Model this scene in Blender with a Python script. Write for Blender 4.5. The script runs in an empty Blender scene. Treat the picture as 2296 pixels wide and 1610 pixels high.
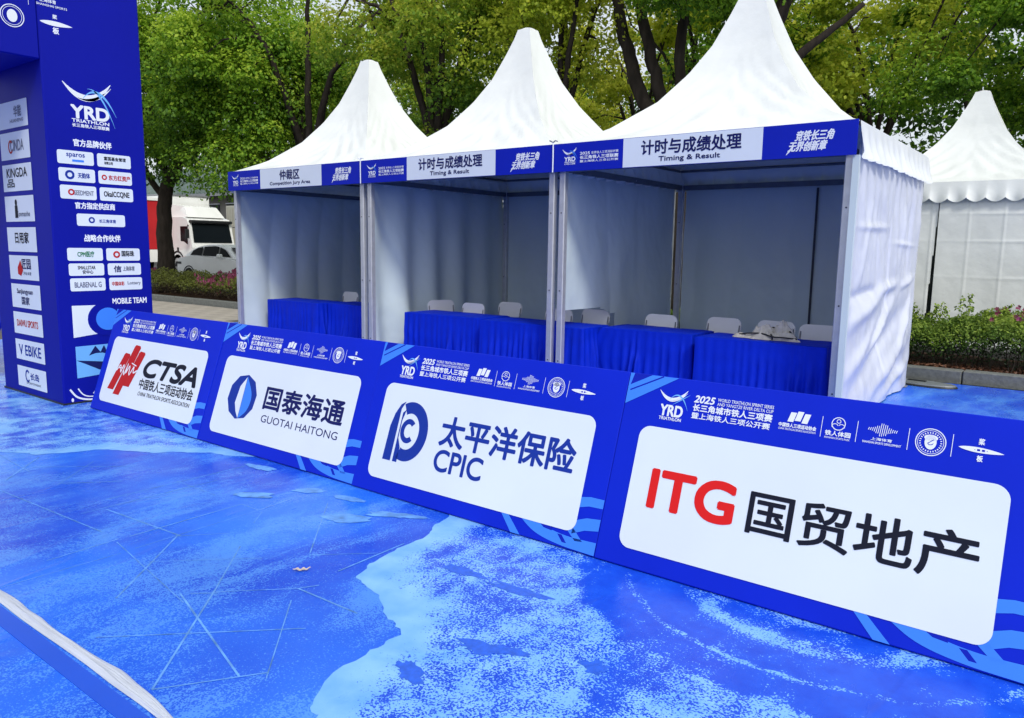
import bpy, math, random
import numpy as np
from mathutils import Matrix, Vector
R = math.radians
rng = np.random.default_rng(7)
random.seed(7)
sc = bpy.context.scene
C = sc.collection

# ------------------------------------------------------------ camera
cam = bpy.data.cameras.new('camera'); camo = bpy.data.objects.new('camera', cam); C.objects.link(camo)
cam.sensor_width = 36; cam.lens = 1724.33 / 2296 * 36; cam.clip_end = 900; cam.clip_start = .05
rt = Vector((0.79114957, 0.61143506, 0.01515023)); up = Vector((-0.09870348, 0.10319043, 0.98975217)); fw = Vector((-0.60360582, 0.78453738, -0.14198983))
M = Matrix((rt, up, -fw)).transposed().to_4x4(); M.translation = Vector((1.9227, -7.6667, 1.6927))
camo.matrix_world = M
sc.camera = camo
# ------------------------------------------------------------ world + sun
SUN_DIR = Vector((.70, -.42, .85)).normalized()      # towards the sun
w = bpy.data.worlds.new('World'); sc.world = w; w.use_nodes = True
nt = w.node_tree; nt.nodes.clear()
sky = nt.nodes.new('ShaderNodeTexSky'); sky.sky_type = 'NISHITA'; sky.sun_disc = False
sky.sun_elevation = math.asin(SUN_DIR.z); sky.sun_rotation = math.atan2(SUN_DIR.x, SUN_DIR.y)
sky.dust_density = 3.0; sky.air_density = 1.2; sky.ozone_density = 1.0
hs = nt.nodes.new('ShaderNodeHueSaturation'); hs.inputs['Saturation'].default_value = .42; hs.inputs['Value'].default_value = 1.25
bg = nt.nodes.new('ShaderNodeBackground'); bg.inputs['Strength'].default_value = .115
wo = nt.nodes.new('ShaderNodeOutputWorld')
ov = nt.nodes.new('ShaderNodeMix'); ov.data_type = 'RGBA'; ov.inputs['Factor'].default_value = .6; ov.inputs['B'].default_value = (5.3, 5.7, 6.3, 1)   # thin even cloud
nt.links.new(sky.outputs[0], hs.inputs['Color']); nt.links.new(hs.outputs[0], ov.inputs['A']); nt.links.new(ov.outputs['Result'], bg.inputs[0]); nt.links.new(bg.outputs[0], wo.inputs[0])
sl = bpy.data.lights.new('sun', 'SUN'); sl.energy = 1.5; sl.angle = R(10); sl.color = (1, .96, .88)
so = bpy.data.objects.new('sun', sl); C.objects.link(so); so.rotation_euler = SUN_DIR.to_track_quat('Z', 'Y').to_euler(); so.location = (0, 0, 30)
sc.view_settings.view_transform = 'Standard'; sc.view_settings.look = 'None'; sc.view_settings.gamma = 1
sc.view_settings.exposure = 0.42; sc.view_settings.use_curve_mapping = False

# ------------------------------------------------------------ materials
def srgb(r, g, b):
    f = lambda c: (c/255/12.92) if c/255 <= .04045 else ((c/255+.055)/1.055)**2.4
    return (f(r), f(g), f(b))
MATS = {}
def mat(name, col, rough=.6, spec=.4, metal=0, var=0, vscale=3, bump=0, bscale=30, transl=0, coat=0, tint=None, stretch=(1, 1, 1), sheen=0):
    """col: base colour; var: amount of procedural value variation; tint: second colour mixed in by the 'tint' attribute"""
    if name in MATS: return MATS[name]
    m = bpy.data.materials.new(name); m.use_nodes = True; n = m.node_tree; n.nodes.clear(); L = n.links.new
    out = n.nodes.new('ShaderNodeOutputMaterial'); p = n.nodes.new('ShaderNodeBsdfPrincipled')
    p.inputs['Roughness'].default_value = rough; p.inputs['Metallic'].default_value = metal
    p.inputs['Specular IOR Level'].default_value = spec; p.inputs['Coat Weight'].default_value = coat
    if sheen: p.inputs['Sheen Weight'].default_value = sheen
    tc = n.nodes.new('ShaderNodeTexCoord'); mp = n.nodes.new('ShaderNodeMapping'); mp.inputs['Scale'].default_value = stretch
    L(tc.outputs['Object'], mp.inputs[0])
    csock = None
    if tint is not None:
        at = n.nodes.new('ShaderNodeAttribute'); at.attribute_name = 'tint'
        r = n.nodes.new('ShaderNodeValToRGB'); els = r.color_ramp.elements
        cols = [col] + list(tint)
        els[0].color = (*cols[0], 1); els[0].position = 0; els[1].color = (*cols[-1], 1); els[1].position = 1
        for i, c in enumerate(cols[1:-1]):
            e = els.new((i+1)/(len(cols)-1)); e.color = (*c, 1)
        L(at.outputs['Fac'], r.inputs[0]); csock = r.outputs[0]
    if var:
        no = n.nodes.new('ShaderNodeTexNoise'); no.inputs['Scale'].default_value = vscale; no.inputs['Detail'].default_value = 6
        L(mp.outputs[0], no.inputs['Vector'])
        mr = n.nodes.new('ShaderNodeMapRange'); mr.inputs['From Min'].default_value = .3; mr.inputs['From Max'].default_value = .7
        mr.inputs['To Min'].default_value = 1-var; mr.inputs['To Max'].default_value = 1+var*.35
        L(no.outputs['Fac'], mr.inputs[0])
        mx = n.nodes.new('ShaderNodeMix'); mx.data_type = 'RGBA'; mx.blend_type = 'MULTIPLY'; mx.inputs['Factor'].default_value = 1
        if csock: L(csock, mx.inputs['A'])
        else: mx.inputs['A'].default_value = (*col, 1)
        L(mr.outputs[0], mx.inputs['B']); csock = mx.outputs['Result']
    if csock: L(csock, p.inputs['Base Color'])
    else: p.inputs['Base Color'].default_value = (*col, 1)
    if bump:
        no = n.nodes.new('ShaderNodeTexNoise'); no.inputs['Scale'].default_value = bscale; no.inputs['Detail'].default_value = 5
        L(mp.outputs[0], no.inputs['Vector'])
        b = n.nodes.new('ShaderNodeBump'); b.inputs['Strength'].default_value = bump; b.inputs['Distance'].default_value = .02
        L(no.outputs['Fac'], b.inputs['Height']); L(b.outputs[0], p.inputs['Normal'])
    if transl:
        t = n.nodes.new('ShaderNodeBsdfTranslucent'); ms = n.nodes.new('ShaderNodeMixShader'); ms.inputs[0].default_value = transl
        if csock: L(csock, t.inputs[0])
        else: t.inputs[0].default_value = (*col, 1)
        L(p.outputs[0], ms.inputs[1]); L(t.outputs[0], ms.inputs[2]); L(ms.outputs[0], out.inputs[0])
    else: L(p.outputs[0], out.inputs[0])
    MATS[name] = m
    return m
BLUE = (.0035, .016, .42)
m_blue = mat('blue_print', BLUE, .55, .15, var=.06, vscale=1.5, bump=.04, bscale=6)
m_bluep = mat('blue_panel_print', (.002, .020, .54), .55, .14, var=.08, vscale=1.6, bump=.10, bscale=2.2)
m_arch = mat('blue_arch_print', (.0015, .006, .30), .55, .15, var=.08, vscale=1.2, bump=.08, bscale=3)
m_lblue = mat('light_blue_print', (.045, .23, .86), .5, .25)
m_sky = mat('pale_blue_print', (.16, .45, .86), .5, .25)
m_white = mat('white_print', (.73, .80, .87), .5, .28, var=.05, vscale=1.3, bump=.08, bscale=1.8)
m_lett = mat('white_ink', (.80, .84, .90), .6, .2)
m_navy = mat('navy_ink', (.006, .010, .10), .6, .2)
m_ink = mat('black_ink', (.006, .008, .02), .6, .2)
m_grey = mat('grey_ink', (.16, .18, .25), .6, .2)
m_cpic = mat('royal_ink', (.008, .035, .30), .6, .2)
m_red = mat('red_ink', (.72, .012, .012), .6, .2)
m_dred = mat('dark_red_ink', (.50, .010, .012), .6, .2)
m_green = mat('green_ink', (.02, .20, .07), .6, .2)
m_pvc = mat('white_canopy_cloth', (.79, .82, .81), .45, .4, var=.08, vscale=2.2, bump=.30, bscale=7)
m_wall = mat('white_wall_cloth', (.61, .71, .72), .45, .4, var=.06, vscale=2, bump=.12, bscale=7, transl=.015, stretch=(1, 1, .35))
m_satin = mat('white_satin_cloth', (.70, .73, .80), .34, .6, var=.04, vscale=2, bump=.12, bscale=5, transl=.05, stretch=(1, 1, .6))
m_alu = mat('aluminium', (.60, .61, .62), .42, .5, metal=.55, var=.10, vscale=14, bump=.05, bscale=40)
m_beam = mat('dark_grey_beam', (.16, .17, .19), .5, .4, metal=.3, var=.15, vscale=10)  # beams toned a darker grey than the poles
m_darkal = mat('dark_frame', (.03, .035, .05), .5, .4, var=.2, vscale=10)
m_skirt = mat('blue_table_cloth', (.0018, .024, .54), .6, .12, var=.12, vscale=6, bump=.05, bscale=120)
m_plast = mat('white_plastic', (.74, .75, .79), .4, .5, var=.04, vscale=6)
m_steel = mat('grey_steel', (.35, .36, .38), .4, .5, metal=.6, var=.1, vscale=20)
m_kerb = mat('grey_granite', (.17, .18, .17), .75, .3, var=.25, vscale=22, bump=.25, bscale=60)
m_paver = mat('tan_stone', (.42, .38, .33), .75, .3, var=.28, vscale=2.2, bump=.2, bscale=30)
m_joint = mat('sand_joint', (.16, .145, .125), .95, .1, var=.3, vscale=10)
m_ground = mat('asphalt', (.06, .06, .062), .9, .2, var=.35, vscale=1.5, bump=.3, bscale=80)
m_road = mat('road_asphalt', (.11, .11, .11), .9, .2, var=.25, vscale=.8, bump=.3, bscale=60)
m_soil = mat('brown_mulch', (.060, .032, .020), .95, .1, var=.55, vscale=24, bump=.9, bscale=45)
m_bark = mat('dark_bark', (.040, .032, .026), .92, .15, var=.5, vscale=9, bump=.8, bscale=22, stretch=(1, 1, .25))
m_leafdry = mat('dry_leaf', (.62, .53, .46), .7, .2, var=.3, vscale=40)
m_tape = mat('white_film', (.62, .67, .76), .3, .5, var=.12, vscale=30, bump=.25, bscale=60, stretch=(.12, 1, 1), transl=.1)
m_band = mat('solid_blue_tape', (.012, .085, .62), .4, .4, var=.05, vscale=4)
m_paint = mat('white_vehicle_paint', (.87, .88, .86), .25, .5, coat=.5, var=.06, vscale=2)
m_glass = mat('dark_glass', (.006, .009, .012), .22, .12)
m_cglass = mat('car_glass', (.004, .005, .006), .45, .04)
m_tyre = mat('black_rubber', (.012, .012, .012), .8, .3)
m_rim = mat('silver_rim', (.45, .46, .47), .35, .5, metal=.7)
m_trim = mat('black_trim', (.015, .016, .018), .5, .4)
m_cargor = mat('red_cargo_paint', (.50, .012, .018), .45, .4, var=.12, vscale=1)
m_cream = mat('cream_cargo_paint', (.72, .68, .56), .5, .4, var=.08, vscale=1)
m_roof = mat('grey_green_roof', (.16, .21, .20), .8, .3, var=.25, vscale=2)
m_bwall = mat('grey_building_wall', (.25, .24, .22), .85, .2, var=.2, vscale=1)
m_awn = mat('dark_red_awning', (.24, .015, .02), .7, .2, var=.2, vscale=1)
m_chrome = mat('headlamp_glass', (.6, .62, .65), .12, .8)

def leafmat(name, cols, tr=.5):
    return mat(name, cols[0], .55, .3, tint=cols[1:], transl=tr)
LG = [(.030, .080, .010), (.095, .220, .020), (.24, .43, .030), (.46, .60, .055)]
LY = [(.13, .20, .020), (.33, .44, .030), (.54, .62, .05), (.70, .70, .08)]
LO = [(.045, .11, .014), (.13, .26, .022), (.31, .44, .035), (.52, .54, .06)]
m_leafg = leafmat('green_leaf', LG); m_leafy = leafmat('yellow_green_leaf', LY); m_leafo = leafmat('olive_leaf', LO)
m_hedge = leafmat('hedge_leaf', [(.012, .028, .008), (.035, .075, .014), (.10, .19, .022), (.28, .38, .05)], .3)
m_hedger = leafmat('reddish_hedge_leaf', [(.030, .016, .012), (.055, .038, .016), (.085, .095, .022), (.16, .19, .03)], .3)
m_flower = leafmat('pink_petal', [(.14, .03, .05), (.30, .06, .12), (.48, .12, .26)], .3)
m_litter = leafmat('leaf_litter', [(.05, .022, .014), (.12, .05, .03), (.24, .12, .07)], .1)

# printed carpet ------------------------------------------------------
def carpet_mat(name, land=False):
    m = bpy.data.materials.new(name); m.use_nodes = True; n = m.node_tree; n.nodes.clear(); L = n.links.new
    def N(t, **k):
        x = n.nodes.new('ShaderNode'+t)
        for a, b in k.items():
            if a.startswith('i_'): x.inputs[a[2:].replace('_', ' ')].default_value = b
            else: setattr(x, a, b)
        return x
    def noise(scale, detail=4, rough=.5, vec=None, dist=0):
        x = N('TexNoise'); x.inputs['Scale'].default_value = scale; x.inputs['Detail'].default_value = detail
        x.inputs['Roughness'].default_value = rough; x.inputs['Distortion'].default_value = dist; L(vec or tc.outputs['Object'], x.inputs['Vector']); return x.outputs['Fac']
    def mr(sock, a, b, c, d, smooth=False):
        x = N('MapRange'); x.clamp = True
        if smooth: x.interpolation_type = 'SMOOTHSTEP'
        for i, v in zip(('From Min', 'From Max', 'To Min', 'To Max'), (a, b, c, d)): x.inputs[i].default_value = v
        L(sock, x.inputs[0]); return x.outputs[0]
    def math_(op, a, b=None):
        x = N('Math', operation=op)
        for i, s in enumerate((a, b)):
            if s is None: continue
            if isinstance(s, (int, float)): x.inputs[i].default_value = s
            else: L(s, x.inputs[i])
        return x.outputs[0]
    def mix(f, a, b):
        x = N('Mix', data_type='RGBA')
        if isinstance(f, (int, float)): x.inputs['Factor'].default_value = f
        else: L(f, x.inputs['Factor'])
        for k, s in (('A', a), ('B', b)):
            if isinstance(s, tuple): x.inputs[k].default_value = (*s, 1)
            else: L(s, x.inputs[k])
        return x.outputs['Result']
    tc = N('TexCoord'); mp = N('Mapping'); mp.inputs['Scale'].default_value = (1.0, .38, 1); mp.inputs['Rotation'].default_value = (0, 0, R(68)); L(tc.outputs['Object'], mp.inputs[0])
    out = N('OutputMaterial'); p = N('BsdfPrincipled')
    if land:
        low = noise(2.3, 6, .62, mp.outputs[0], .8); low2 = noise(6.0, 5, .65)
        fine = noise(98, 2, .6); vz = N('TexVoronoi'); vz.inputs['Scale'].default_value = 140; L(tc.outputs['Object'], vz.inputs['Vector']); sv = N('SeparateColor'); L(vz.outputs['Color'], sv.inputs[0]); fine2 = sv.outputs[0]
        # printed swirl: rings about a point under the barrier
        sx = N('SeparateXYZ'); L(tc.outputs['Object'], sx.inputs[0])
        dx = math_('SUBTRACT', sx.outputs[0], .95); dy = math_('MULTIPLY', math_('SUBTRACT', sx.outputs[1], -3.95), 1.25)
        d = math_('SQRT', math_('ADD', math_('MULTIPLY', dx, dx), math_('MULTIPLY', dy, dy)))
        d = math_('ADD', d, math_('MULTIPLY', math_('SUBTRACT', low2, .5), .16))
        ring = math_('MULTIPLY', mr(d, .62, .70, 0, 1, True), mr(d, 1.16, 1.26, 1, 0, True))
        ring2 = math_('MULTIPLY', mr(d, .30, .36, 0, 1, True), mr(d, .50, .56, 1, 0, True))
        line = math_('MULTIPLY', mr(d, .90, .925, 0, 1, True), mr(d, .945, .97, 1, 0, True))
        dens = math_('ADD', mr(low, .38, .62, .30, .70), mr(low2, .3, .7, -.26, .26))
        # solid band beside the printed shore line (attribute = distance to the edge)
        at = N('Attribute'); at.attribute_name = 'shore'
        dens = math_('ADD', dens, mr(at.outputs['Fac'], .0, 1.0, .0, .9))
        dens = math_('SUBTRACT', dens, math_('MULTIPLY', math_('MAXIMUM', ring, math_('MULTIPLY', ring2, .7)), .42))
        dens = math_('ADD', dens, math_('MULTIPLY', line, .35))
        sp = math_('ADD', math_('MULTIPLY', mr(fine, .30, .70, 0, 1), .62), math_('MULTIPLY', fine2, .38))
        f = mr(math_('SUBTRACT', dens, sp), -.035, .035, 0, 1, True)
        blue = mix(mr(low2, .3, .7, 0, 1), (.007, .060, .62), (.014, .105, .76))
        light = mix(mr(noise(5, 3), .3, .7, 0, 1), (.14, .39, .86), (.25, .53, .88))
        col = mix(f, blue, light)
    else:
        n1 = noise(.55, 4, .55, None, .5); n2 = noise(2.6, 5, .65, mp.outputs[0], .4); fine = noise(90, 1, .5); vz = N('TexVoronoi'); vz.inputs['Scale'].default_value = 170; L(tc.outputs['Object'], vz.inputs['Vector']); sv = N('SeparateColor'); L(vz.outputs['Color'], sv.inputs[0]); f2 = sv.outputs[0]
        base = mix(mr(n1, .35, .68, 0, 1, True), (.006, .058, .60), (.022, .175, .86))
        cl = mr(n2, .40, .72, .26, .74, True)
        sp = mr(math_('SUBTRACT', cl, math_('ADD', math_('MULTIPLY', fine, .55), math_('MULTIPLY', f2, .45))), -.08, .06, 0, 1, True)
        col = mix(math_('MULTIPLY', sp, .55), base, (.12, .38, .88))
    L(col, p.inputs['Base Color'])
    p.inputs['Specular IOR Level'].default_value = .30
    L(mr(noise(3.2, 4, .6, mp.outputs[0]), .3, .7, .20, .42), p.inputs['Roughness'])
    cr = noise(.8, 3, .5, mp.outputs[0], 1.0); crease = mr(math_('ABSOLUTE', math_('SUBTRACT', cr, .5)), 0, .035, 1, 0, True)
    b = N('Bump'); b.inputs['Strength'].default_value = .45; b.inputs['Distance'].default_value = .006
    L(math_('ADD', math_('ADD', noise(3.0, 5, .6, mp.outputs[0]), math_('MULTIPLY', crease, .6)), math_('MULTIPLY', noise(140, 2, .5), .12)), b.inputs['Height']); L(b.outputs[0], p.inputs['Normal'])
    L(p.outputs[0], out.inputs[0])
    return m
m_carpet = carpet_mat('printed_carpet'); m_land = carpet_mat('printed_land', True)
m_line = mat('pale_line_print', (.13, .36, .86), .45, .4, var=.55, vscale=9)
m_pond = mat('blue_pond_print', (.022, .125, .74), .4, .4, var=.25, vscale=30)

# ------------------------------------------------------------ mesh helpers
def mesh(name, V, F, m=None, smooth=False, attr=None):
    me = bpy.data.meshes.new(name)
    if isinstance(F, np.ndarray):
        V = np.asarray(V, dtype=np.float32); nf, k = F.shape
        me.vertices.add(len(V)); me.vertices.foreach_set('co', V.ravel())
        me.loops.add(nf*k); me.loops.foreach_set('vertex_index', F.astype(np.int32).ravel())
        me.polygons.add(nf); me.polygons.foreach_set('loop_start', np.arange(0, nf*k, k, dtype=np.int32))
        me.update(calc_edges=True)
    else:
        me.from_pydata([tuple(v) for v in V], [], [tuple(f) for f in F]); me.update()
    if smooth: me.polygons.foreach_set('use_smooth', np.ones(len(me.polygons), dtype=bool))
    if attr is not None:
        nm, dom, data = attr
        a = me.attributes.new(nm, 'FLOAT', dom); a.data.foreach_set('value', np.asarray(data, dtype=np.float32))
    if m: me.materials.append(m)
    return me
def link(name, me, parent=None, **props):
    o = bpy.data.objects.new(name, me); C.objects.link(o)
    if parent: o.parent = parent
    for k, v in props.items(): o[k] = v
    return o
def thing(name, label, cat, loc=(0, 0, 0), rot=(0, 0, 0), group=None):
    o = bpy.data.objects.new(name, None); C.objects.link(o); o.location = loc; o.rotation_euler = rot
    o.empty_display_size = .2; o['label'] = label; o['category'] = cat
    if group: o['group'] = group
    return o
def tag(o, label, cat, group=None):
    o['label'] = label; o['category'] = cat
    if group: o['group'] = group
    return o
class MB:
    def __init__(s): s.V = []; s.F = []
    def add(s, V, F):
        o = len(s.V); s.V += [tuple(v) for v in V]; s.F += [tuple(i+o for i in f) for f in F]; return s
    def box(s, x0, x1, y0, y1, z0, z1, b=0):
        if b <= 0:
            V = [(x, y, z) for z in (z0, z1) for y in (y0, y1) for x in (x0, x1)]
            return s.add(V, [(0, 2, 3, 1), (4, 5, 7, 6), (0, 1, 5, 4), (2, 6, 7, 3), (0, 4, 6, 2), (1, 3, 7, 5)])
        # chamfered box
        V = []; idx = {}
        for cx in (0, 1):
            for cy in (0, 1):
                for cz in (0, 1):
                    X = (x0, x1)[cx]; Y = (y0, y1)[cy]; Z = (z0, z1)[cz]; dx = b*(1-2*cx); dy = b*(1-2*cy); dz = b*(1-2*cz)
                    for a, v in enumerate(((X, Y+dy, Z+dz), (X+dx, Y, Z+dz), (X+dx, Y+dy, Z))):
                        idx[(cx, cy, cz, a)] = len(V); V.append(v)
        g = lambda cx, cy, cz, a: idx[(cx, cy, cz, a)]
        F = []
        for c in (0, 1):
            q = [g(c, 0, 0, 0), g(c, 1, 0, 0), g(c, 1, 1, 0), g(c, 0, 1, 0)]; F.append(q if c else q[::-1])
            q = [g(0, c, 0, 1), g(1, c, 0, 1), g(1, c, 1, 1), g(0, c, 1, 1)]; F.append(q[::-1] if c else q)
            q = [g(0, 0, c, 2), g(1, 0, c, 2), g(1, 1, c, 2), g(0, 1, c, 2)]; F.append(q if c else q[::-1])
        for a in (0, 1):
            for bb in (0, 1):
                q = [g(0, a, bb, 1), g(1, a, bb, 1), g(1, a, bb, 2), g(0, a, bb, 2)]; F.append(q if a != bb else q[::-1])
                q = [g(a, 0, bb, 0), g(a, 1, bb, 0), g(a, 1, bb, 2), g(a, 0, bb, 2)]; F.append(q if a == bb else q[::-1])
                q = [g(a, bb, 0, 0), g(a, bb, 1, 0), g(a, bb, 1, 1), g(a, bb, 0, 1)]; F.append(q if a != bb else q[::-1])
        for cx in (0, 1):
            for cy in (0, 1):
                for cz in (0, 1):
                    F.append([g(cx, cy, cz, 0), g(cx, cy, cz, 1), g(cx, cy, cz, 2)])
        return s.add(V, F)
    def tube(s, pts, rad, n=8, caps=True):
        pts = [Vector(p) for p in pts]
        if not hasattr(rad, '__len__'): rad = [rad]*len(pts)
        V = []; F = []; prev = None
        for i, p in enumerate(pts):
            t = (pts[min(i+1, len(pts)-1)] - pts[max(i-1, 0)]).normalized()
            a = prev if prev is not None else (Vector((0, 0, 1)) if abs(t.z) < .9 else Vector((1, 0, 0)))
            u = t.cross(a).normalized() if prev is None else (a - t*a.dot(t)).normalized()
            prev = u; v = t.cross(u)
            for k in range(n):
                th = 2*math.pi*k/n; V.append(p + (u*math.cos(th)+v*math.sin(th))*rad[i])
        for i in range(len(pts)-1):
            for k in range(n):
                F.append((i*n+k, i*n+(k+1) % n, (i+1)*n+(k+1) % n, (i+1)*n+k))
        if caps: F.append(tuple(range(n))[::-1]); F.append(tuple((len(pts)-1)*n+k for k in range(n)))
        return s.add(V, F)
    def disc(s, c, axis, r, depth, n=20):
        c = Vector(c); a = Vector(axis).normalized()
        return s.tube([c-a*depth/2, c+a*depth/2], r, n)
    def mesh(s, name, m, smooth=False): return mesh(name, s.V, s.F, m, smooth)
    def obj(s, name, m, parent=None, smooth=False, **k): return link(name, s.mesh(name, m, smooth), parent, **k)
def box(name, x0, x1, y0, y1, z0, z1, m, parent=None, b=0, **k):
    return MB().box(x0, x1, y0, y1, z0, z1, b).obj(name, m, parent, **k)
def fbm(x, y, seed=0, oct=4, per=1.0):
    x = np.asarray(x, float)/per; y = np.asarray(y, float)/per; tot = np.zeros(np.broadcast(x, y).shape); amp = 1
    def h(i, j, s):
        v = np.sin(i*127.1+j*311.7+s*74.7)*43758.5453; return v-np.floor(v)
    for o in range(oct):
        xi = np.floor(x); yi = np.floor(y); fx = x-xi; fy = y-yi; fx = fx*fx*(3-2*fx); fy = fy*fy*(3-2*fy); s = seed+o*13
        v = (h(xi, yi, s)*(1-fx)+h(xi+1, yi, s)*fx)*(1-fy)+(h(xi, yi+1, s)*(1-fx)+h(xi+1, yi+1, s)*fx)*fy
        tot = tot+(v-.5)*2*amp; amp *= .5; x = x*2.03+5.1; y = y*2.03+1.7
    return tot
def grid_faces(nu, nv):
    i = np.arange(nu-1)[:, None]; j = np.arange(nv-1)[None, :]
    a = (i*nv+j).ravel(); return np.stack([a, a+nv, a+nv+1, a+1], 1)
def bez(p, n=14):
    """Catmull-Rom through p"""
    P = [np.array(q, float) for q in p]; P = [2*P[0]-P[1]]+P+[2*P[-1]-P[-2]]; out = []
    for i in range(1, len(P)-2):
        for k in range(n):
            t = k/n; a, b, c, d = P[i-1:i+3]
            out.append(.5*((2*b)+(-a+c)*t+(2*a-5*b+4*c-d)*t*t+(-a+3*b-3*c+d)*t**3))
    out.append(P[-2]); return np.array(out)

# flat print: shapes in (u, v) of a face -------------------------------
FR = lambda u, v, o: (u, -o, v)            # a face that looks towards -y
SD = lambda u, v, o: (o, u, v)             # a face that looks towards +x
TX = {}
def glyphs(body, bold, shear):
    key = (body, bold, shear)
    if key in TX: return TX[key]
    cu = bpy.data.curves.new('t', 'FONT'); cu.body = body; cu.size = 1; cu.shear = shear; cu.align_x = 'CENTER'
    cu.space_line = 1.0; cu.resolution_u = 7 if len(body) < 6 else 3
    o = bpy.data.objects.new('t', cu); C.objects.link(o)
    dg = bpy.context.evaluated_depsgraph_get(); me = bpy.data.meshes.new_from_object(o.evaluated_get(dg))
    V = np.array([v.co[:2] for v in me.vertices]); F = [tuple(p.vertices) for p in me.polygons]
    bpy.data.objects.remove(o); bpy.data.curves.remove(cu); bpy.data.meshes.remove(me)
    if len(V):
        V = (V-V.min(0))/np.maximum(V.max(0)-V.min(0), 1e-6)
    TX[key] = (V, F); return TX[key]
class Print:
    """collects flat shapes in one ink; off = height above the face"""
    def __init__(s, off=.002): s.V = []; s.F = []; s.off = off
    def poly(s, P):
        o = len(s.V); s.V += [tuple(p) for p in P]; f = tuple(range(o, o+len(P)))
        a = sum(P[i][0]*P[(i+1) % len(P)][1]-P[(i+1) % len(P)][0]*P[i][1] for i in range(len(P)))
        s.F.append(f if a > 0 else f[::-1]); return s
    def rect(s, u0, v0, u1, v1, r=0, n=6):
        if r <= 0: return s.poly([(u0, v0), (u1, v0), (u1, v1), (u0, v1)])
        P = []
        for cx, cy, a in ((u1-r, v0+r, -90), (u1-r, v1-r, 0), (u0+r, v1-r, 90), (u0+r, v0+r, 180)):
            for k in range(n+1):
                t = R(a+90*k/n); P.append((cx+r*math.cos(t), cy+r*math.sin(t)))
        return s.poly(P)
    def ell(s, cu, cv, ru, rv, n=28, a0=0, a1=360):
        return s.poly([(cu+ru*math.cos(R(a0+(a1-a0)*k/n)), cv+rv*math.sin(R(a0+(a1-a0)*k/n))) for k in range(n if a1-a0 == 360 else n+1)])
    def ribbon(s, P, w):
        P = np.array(P, float); T = np.gradient(P, axis=0); T /= np.maximum(np.linalg.norm(T, axis=1, keepdims=True), 1e-9); N = np.stack([-T[:, 1], T[:, 0]], 1)
        w = np.broadcast_to(np.asarray(w, float), (len(P),))[:, None]/2; A = P+N*w; B = P-N*w; o = len(s.V)
        for a, b in zip(A, B): s.V += [tuple(a), tuple(b)]
        for i in range(len(P)-1): s.F.append((o+2*i, o+2*i+1, o+2*i+3, o+2*i+2))
        return s
    def arc(s, cu, cv, ru, rv, a0, a1, w, n=24):
        t = np.radians(np.linspace(a0, a1, n)); return s.ribbon(np.stack([cu+ru*np.cos(t), cv+rv*np.sin(t)], 1), w)
    def ring(s, cu, cv, r, w, n=32): return s.arc(cu, cv, r, r, 0, 360, w, n+1)
    def text(s, body, u0, v0, u1, v1, bold=.012, shear=0, fit=True):
        V, F = glyphs(body, bold, shear)
        if len(V) == 0: return s
        h = abs(v1-v0)*bold*1.25; nd = 0 if bold <= .005 else (8 if abs(v1-v0) > .05 else 4)
        for k in range(nd+1):                       # heavier strokes: shifted prints, each a hair above the last
            du, dv = (0, 0) if k == 0 else (h*math.cos(2*math.pi*k/nd+.4), h*math.sin(2*math.pi*k/nd+.4))
            o = len(s.V); s.V += [(u0+(u1-u0)*a+du, v0+(v1-v0)*b+dv, k*6e-5) for a, b in V]; s.F += [tuple(i+o for i in f) for f in F]
        return s
    def mesh(s, name, m, fn=FR): return mesh(name, [fn(q[0], q[1], s.off+(q[2] if len(q) > 2 else 0)) for q in s.V], s.F, m)
    def obj(s, name, m, parent, fn=FR, **k): return link(name, s.mesh(name, m, fn), parent, **k)
def swoosh(P, cu, cv, s):
    """two crossing crescents of the event logo, white part"""
    t = np.linspace(0, 1, 16)
    P.ribbon(np.stack([cu+s*(-.5+.95*t), cv+s*(.30-1.15*t+1.22*t*t-.0*t)], 1), s*.13*np.sin(np.pi*np.clip(t, .02, .98))**.8)
    P.ribbon(np.stack([cu+s*(-.22+.68*t), cv+s*(.10-.22*t+.50*t*t)-s*.08, ], 1), s*.06*np.sin(np.pi*np.clip(t, .05, .98)))
def event_logo(parent, fn, cu, cv, s, off=.002, shared=None):
    a = Print(off); swoosh(a, cu, cv+s*.18, s)
    a.text('YRD', cu-s*.36, cv-s*.20, cu+s*.38, cv+s*.04, .05, .0)
    a.text('TRIATHLON', cu-s*.36, cv-s*.29, cu+s*.38, cv-s*.225, .04); a.text('长三角铁人三项联赛', cu-s*.36, cv-s*.385, cu+s*.38, cv-s*.315, .03)
    o1 = a.obj('event_logo', m_lett, parent, fn)
    b = Print(off+.0006); t = np.linspace(0, 1, 14)
    b.ribbon(np.stack([cu+s*(-.12+.66*t), cv+s*(.22+.85*t-1.15*t*t-.02)], 1), s*.05*np.sin(np.pi*np.clip(t, .05, .97)))
    b.ribbon(np.stack([cu+s*(-.02+.52*t), cv+s*(.40+.12*t-.85*t*t)], 1), s*.035*np.sin(np.pi*np.clip(t, .05, .97)))
    o2 = b.obj('event_logo_stroke', m_sky if s > .3 else m_lblue, parent, fn)
    return [o1, o2]

# ============================================================ SETTING
mesh_ground = MB().box(-400, 400, -300, 500, -.06, -.03)
mesh_ground.obj('ground', m_ground, kind='structure')
# printed carpet
nx, ny = 60, 50
X, Y = np.meshgrid(np.linspace(-13.2, 9, nx), np.linspace(-14, 3.93, ny), indexing='ij')
Zc = np.zeros_like(X)
carpet = link('carpet', mesh('carpet', np.stack([X, Y, Zc], -1).reshape(-1, 3), grid_faces(nx, ny), m_carpet), kind='structure')

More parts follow.
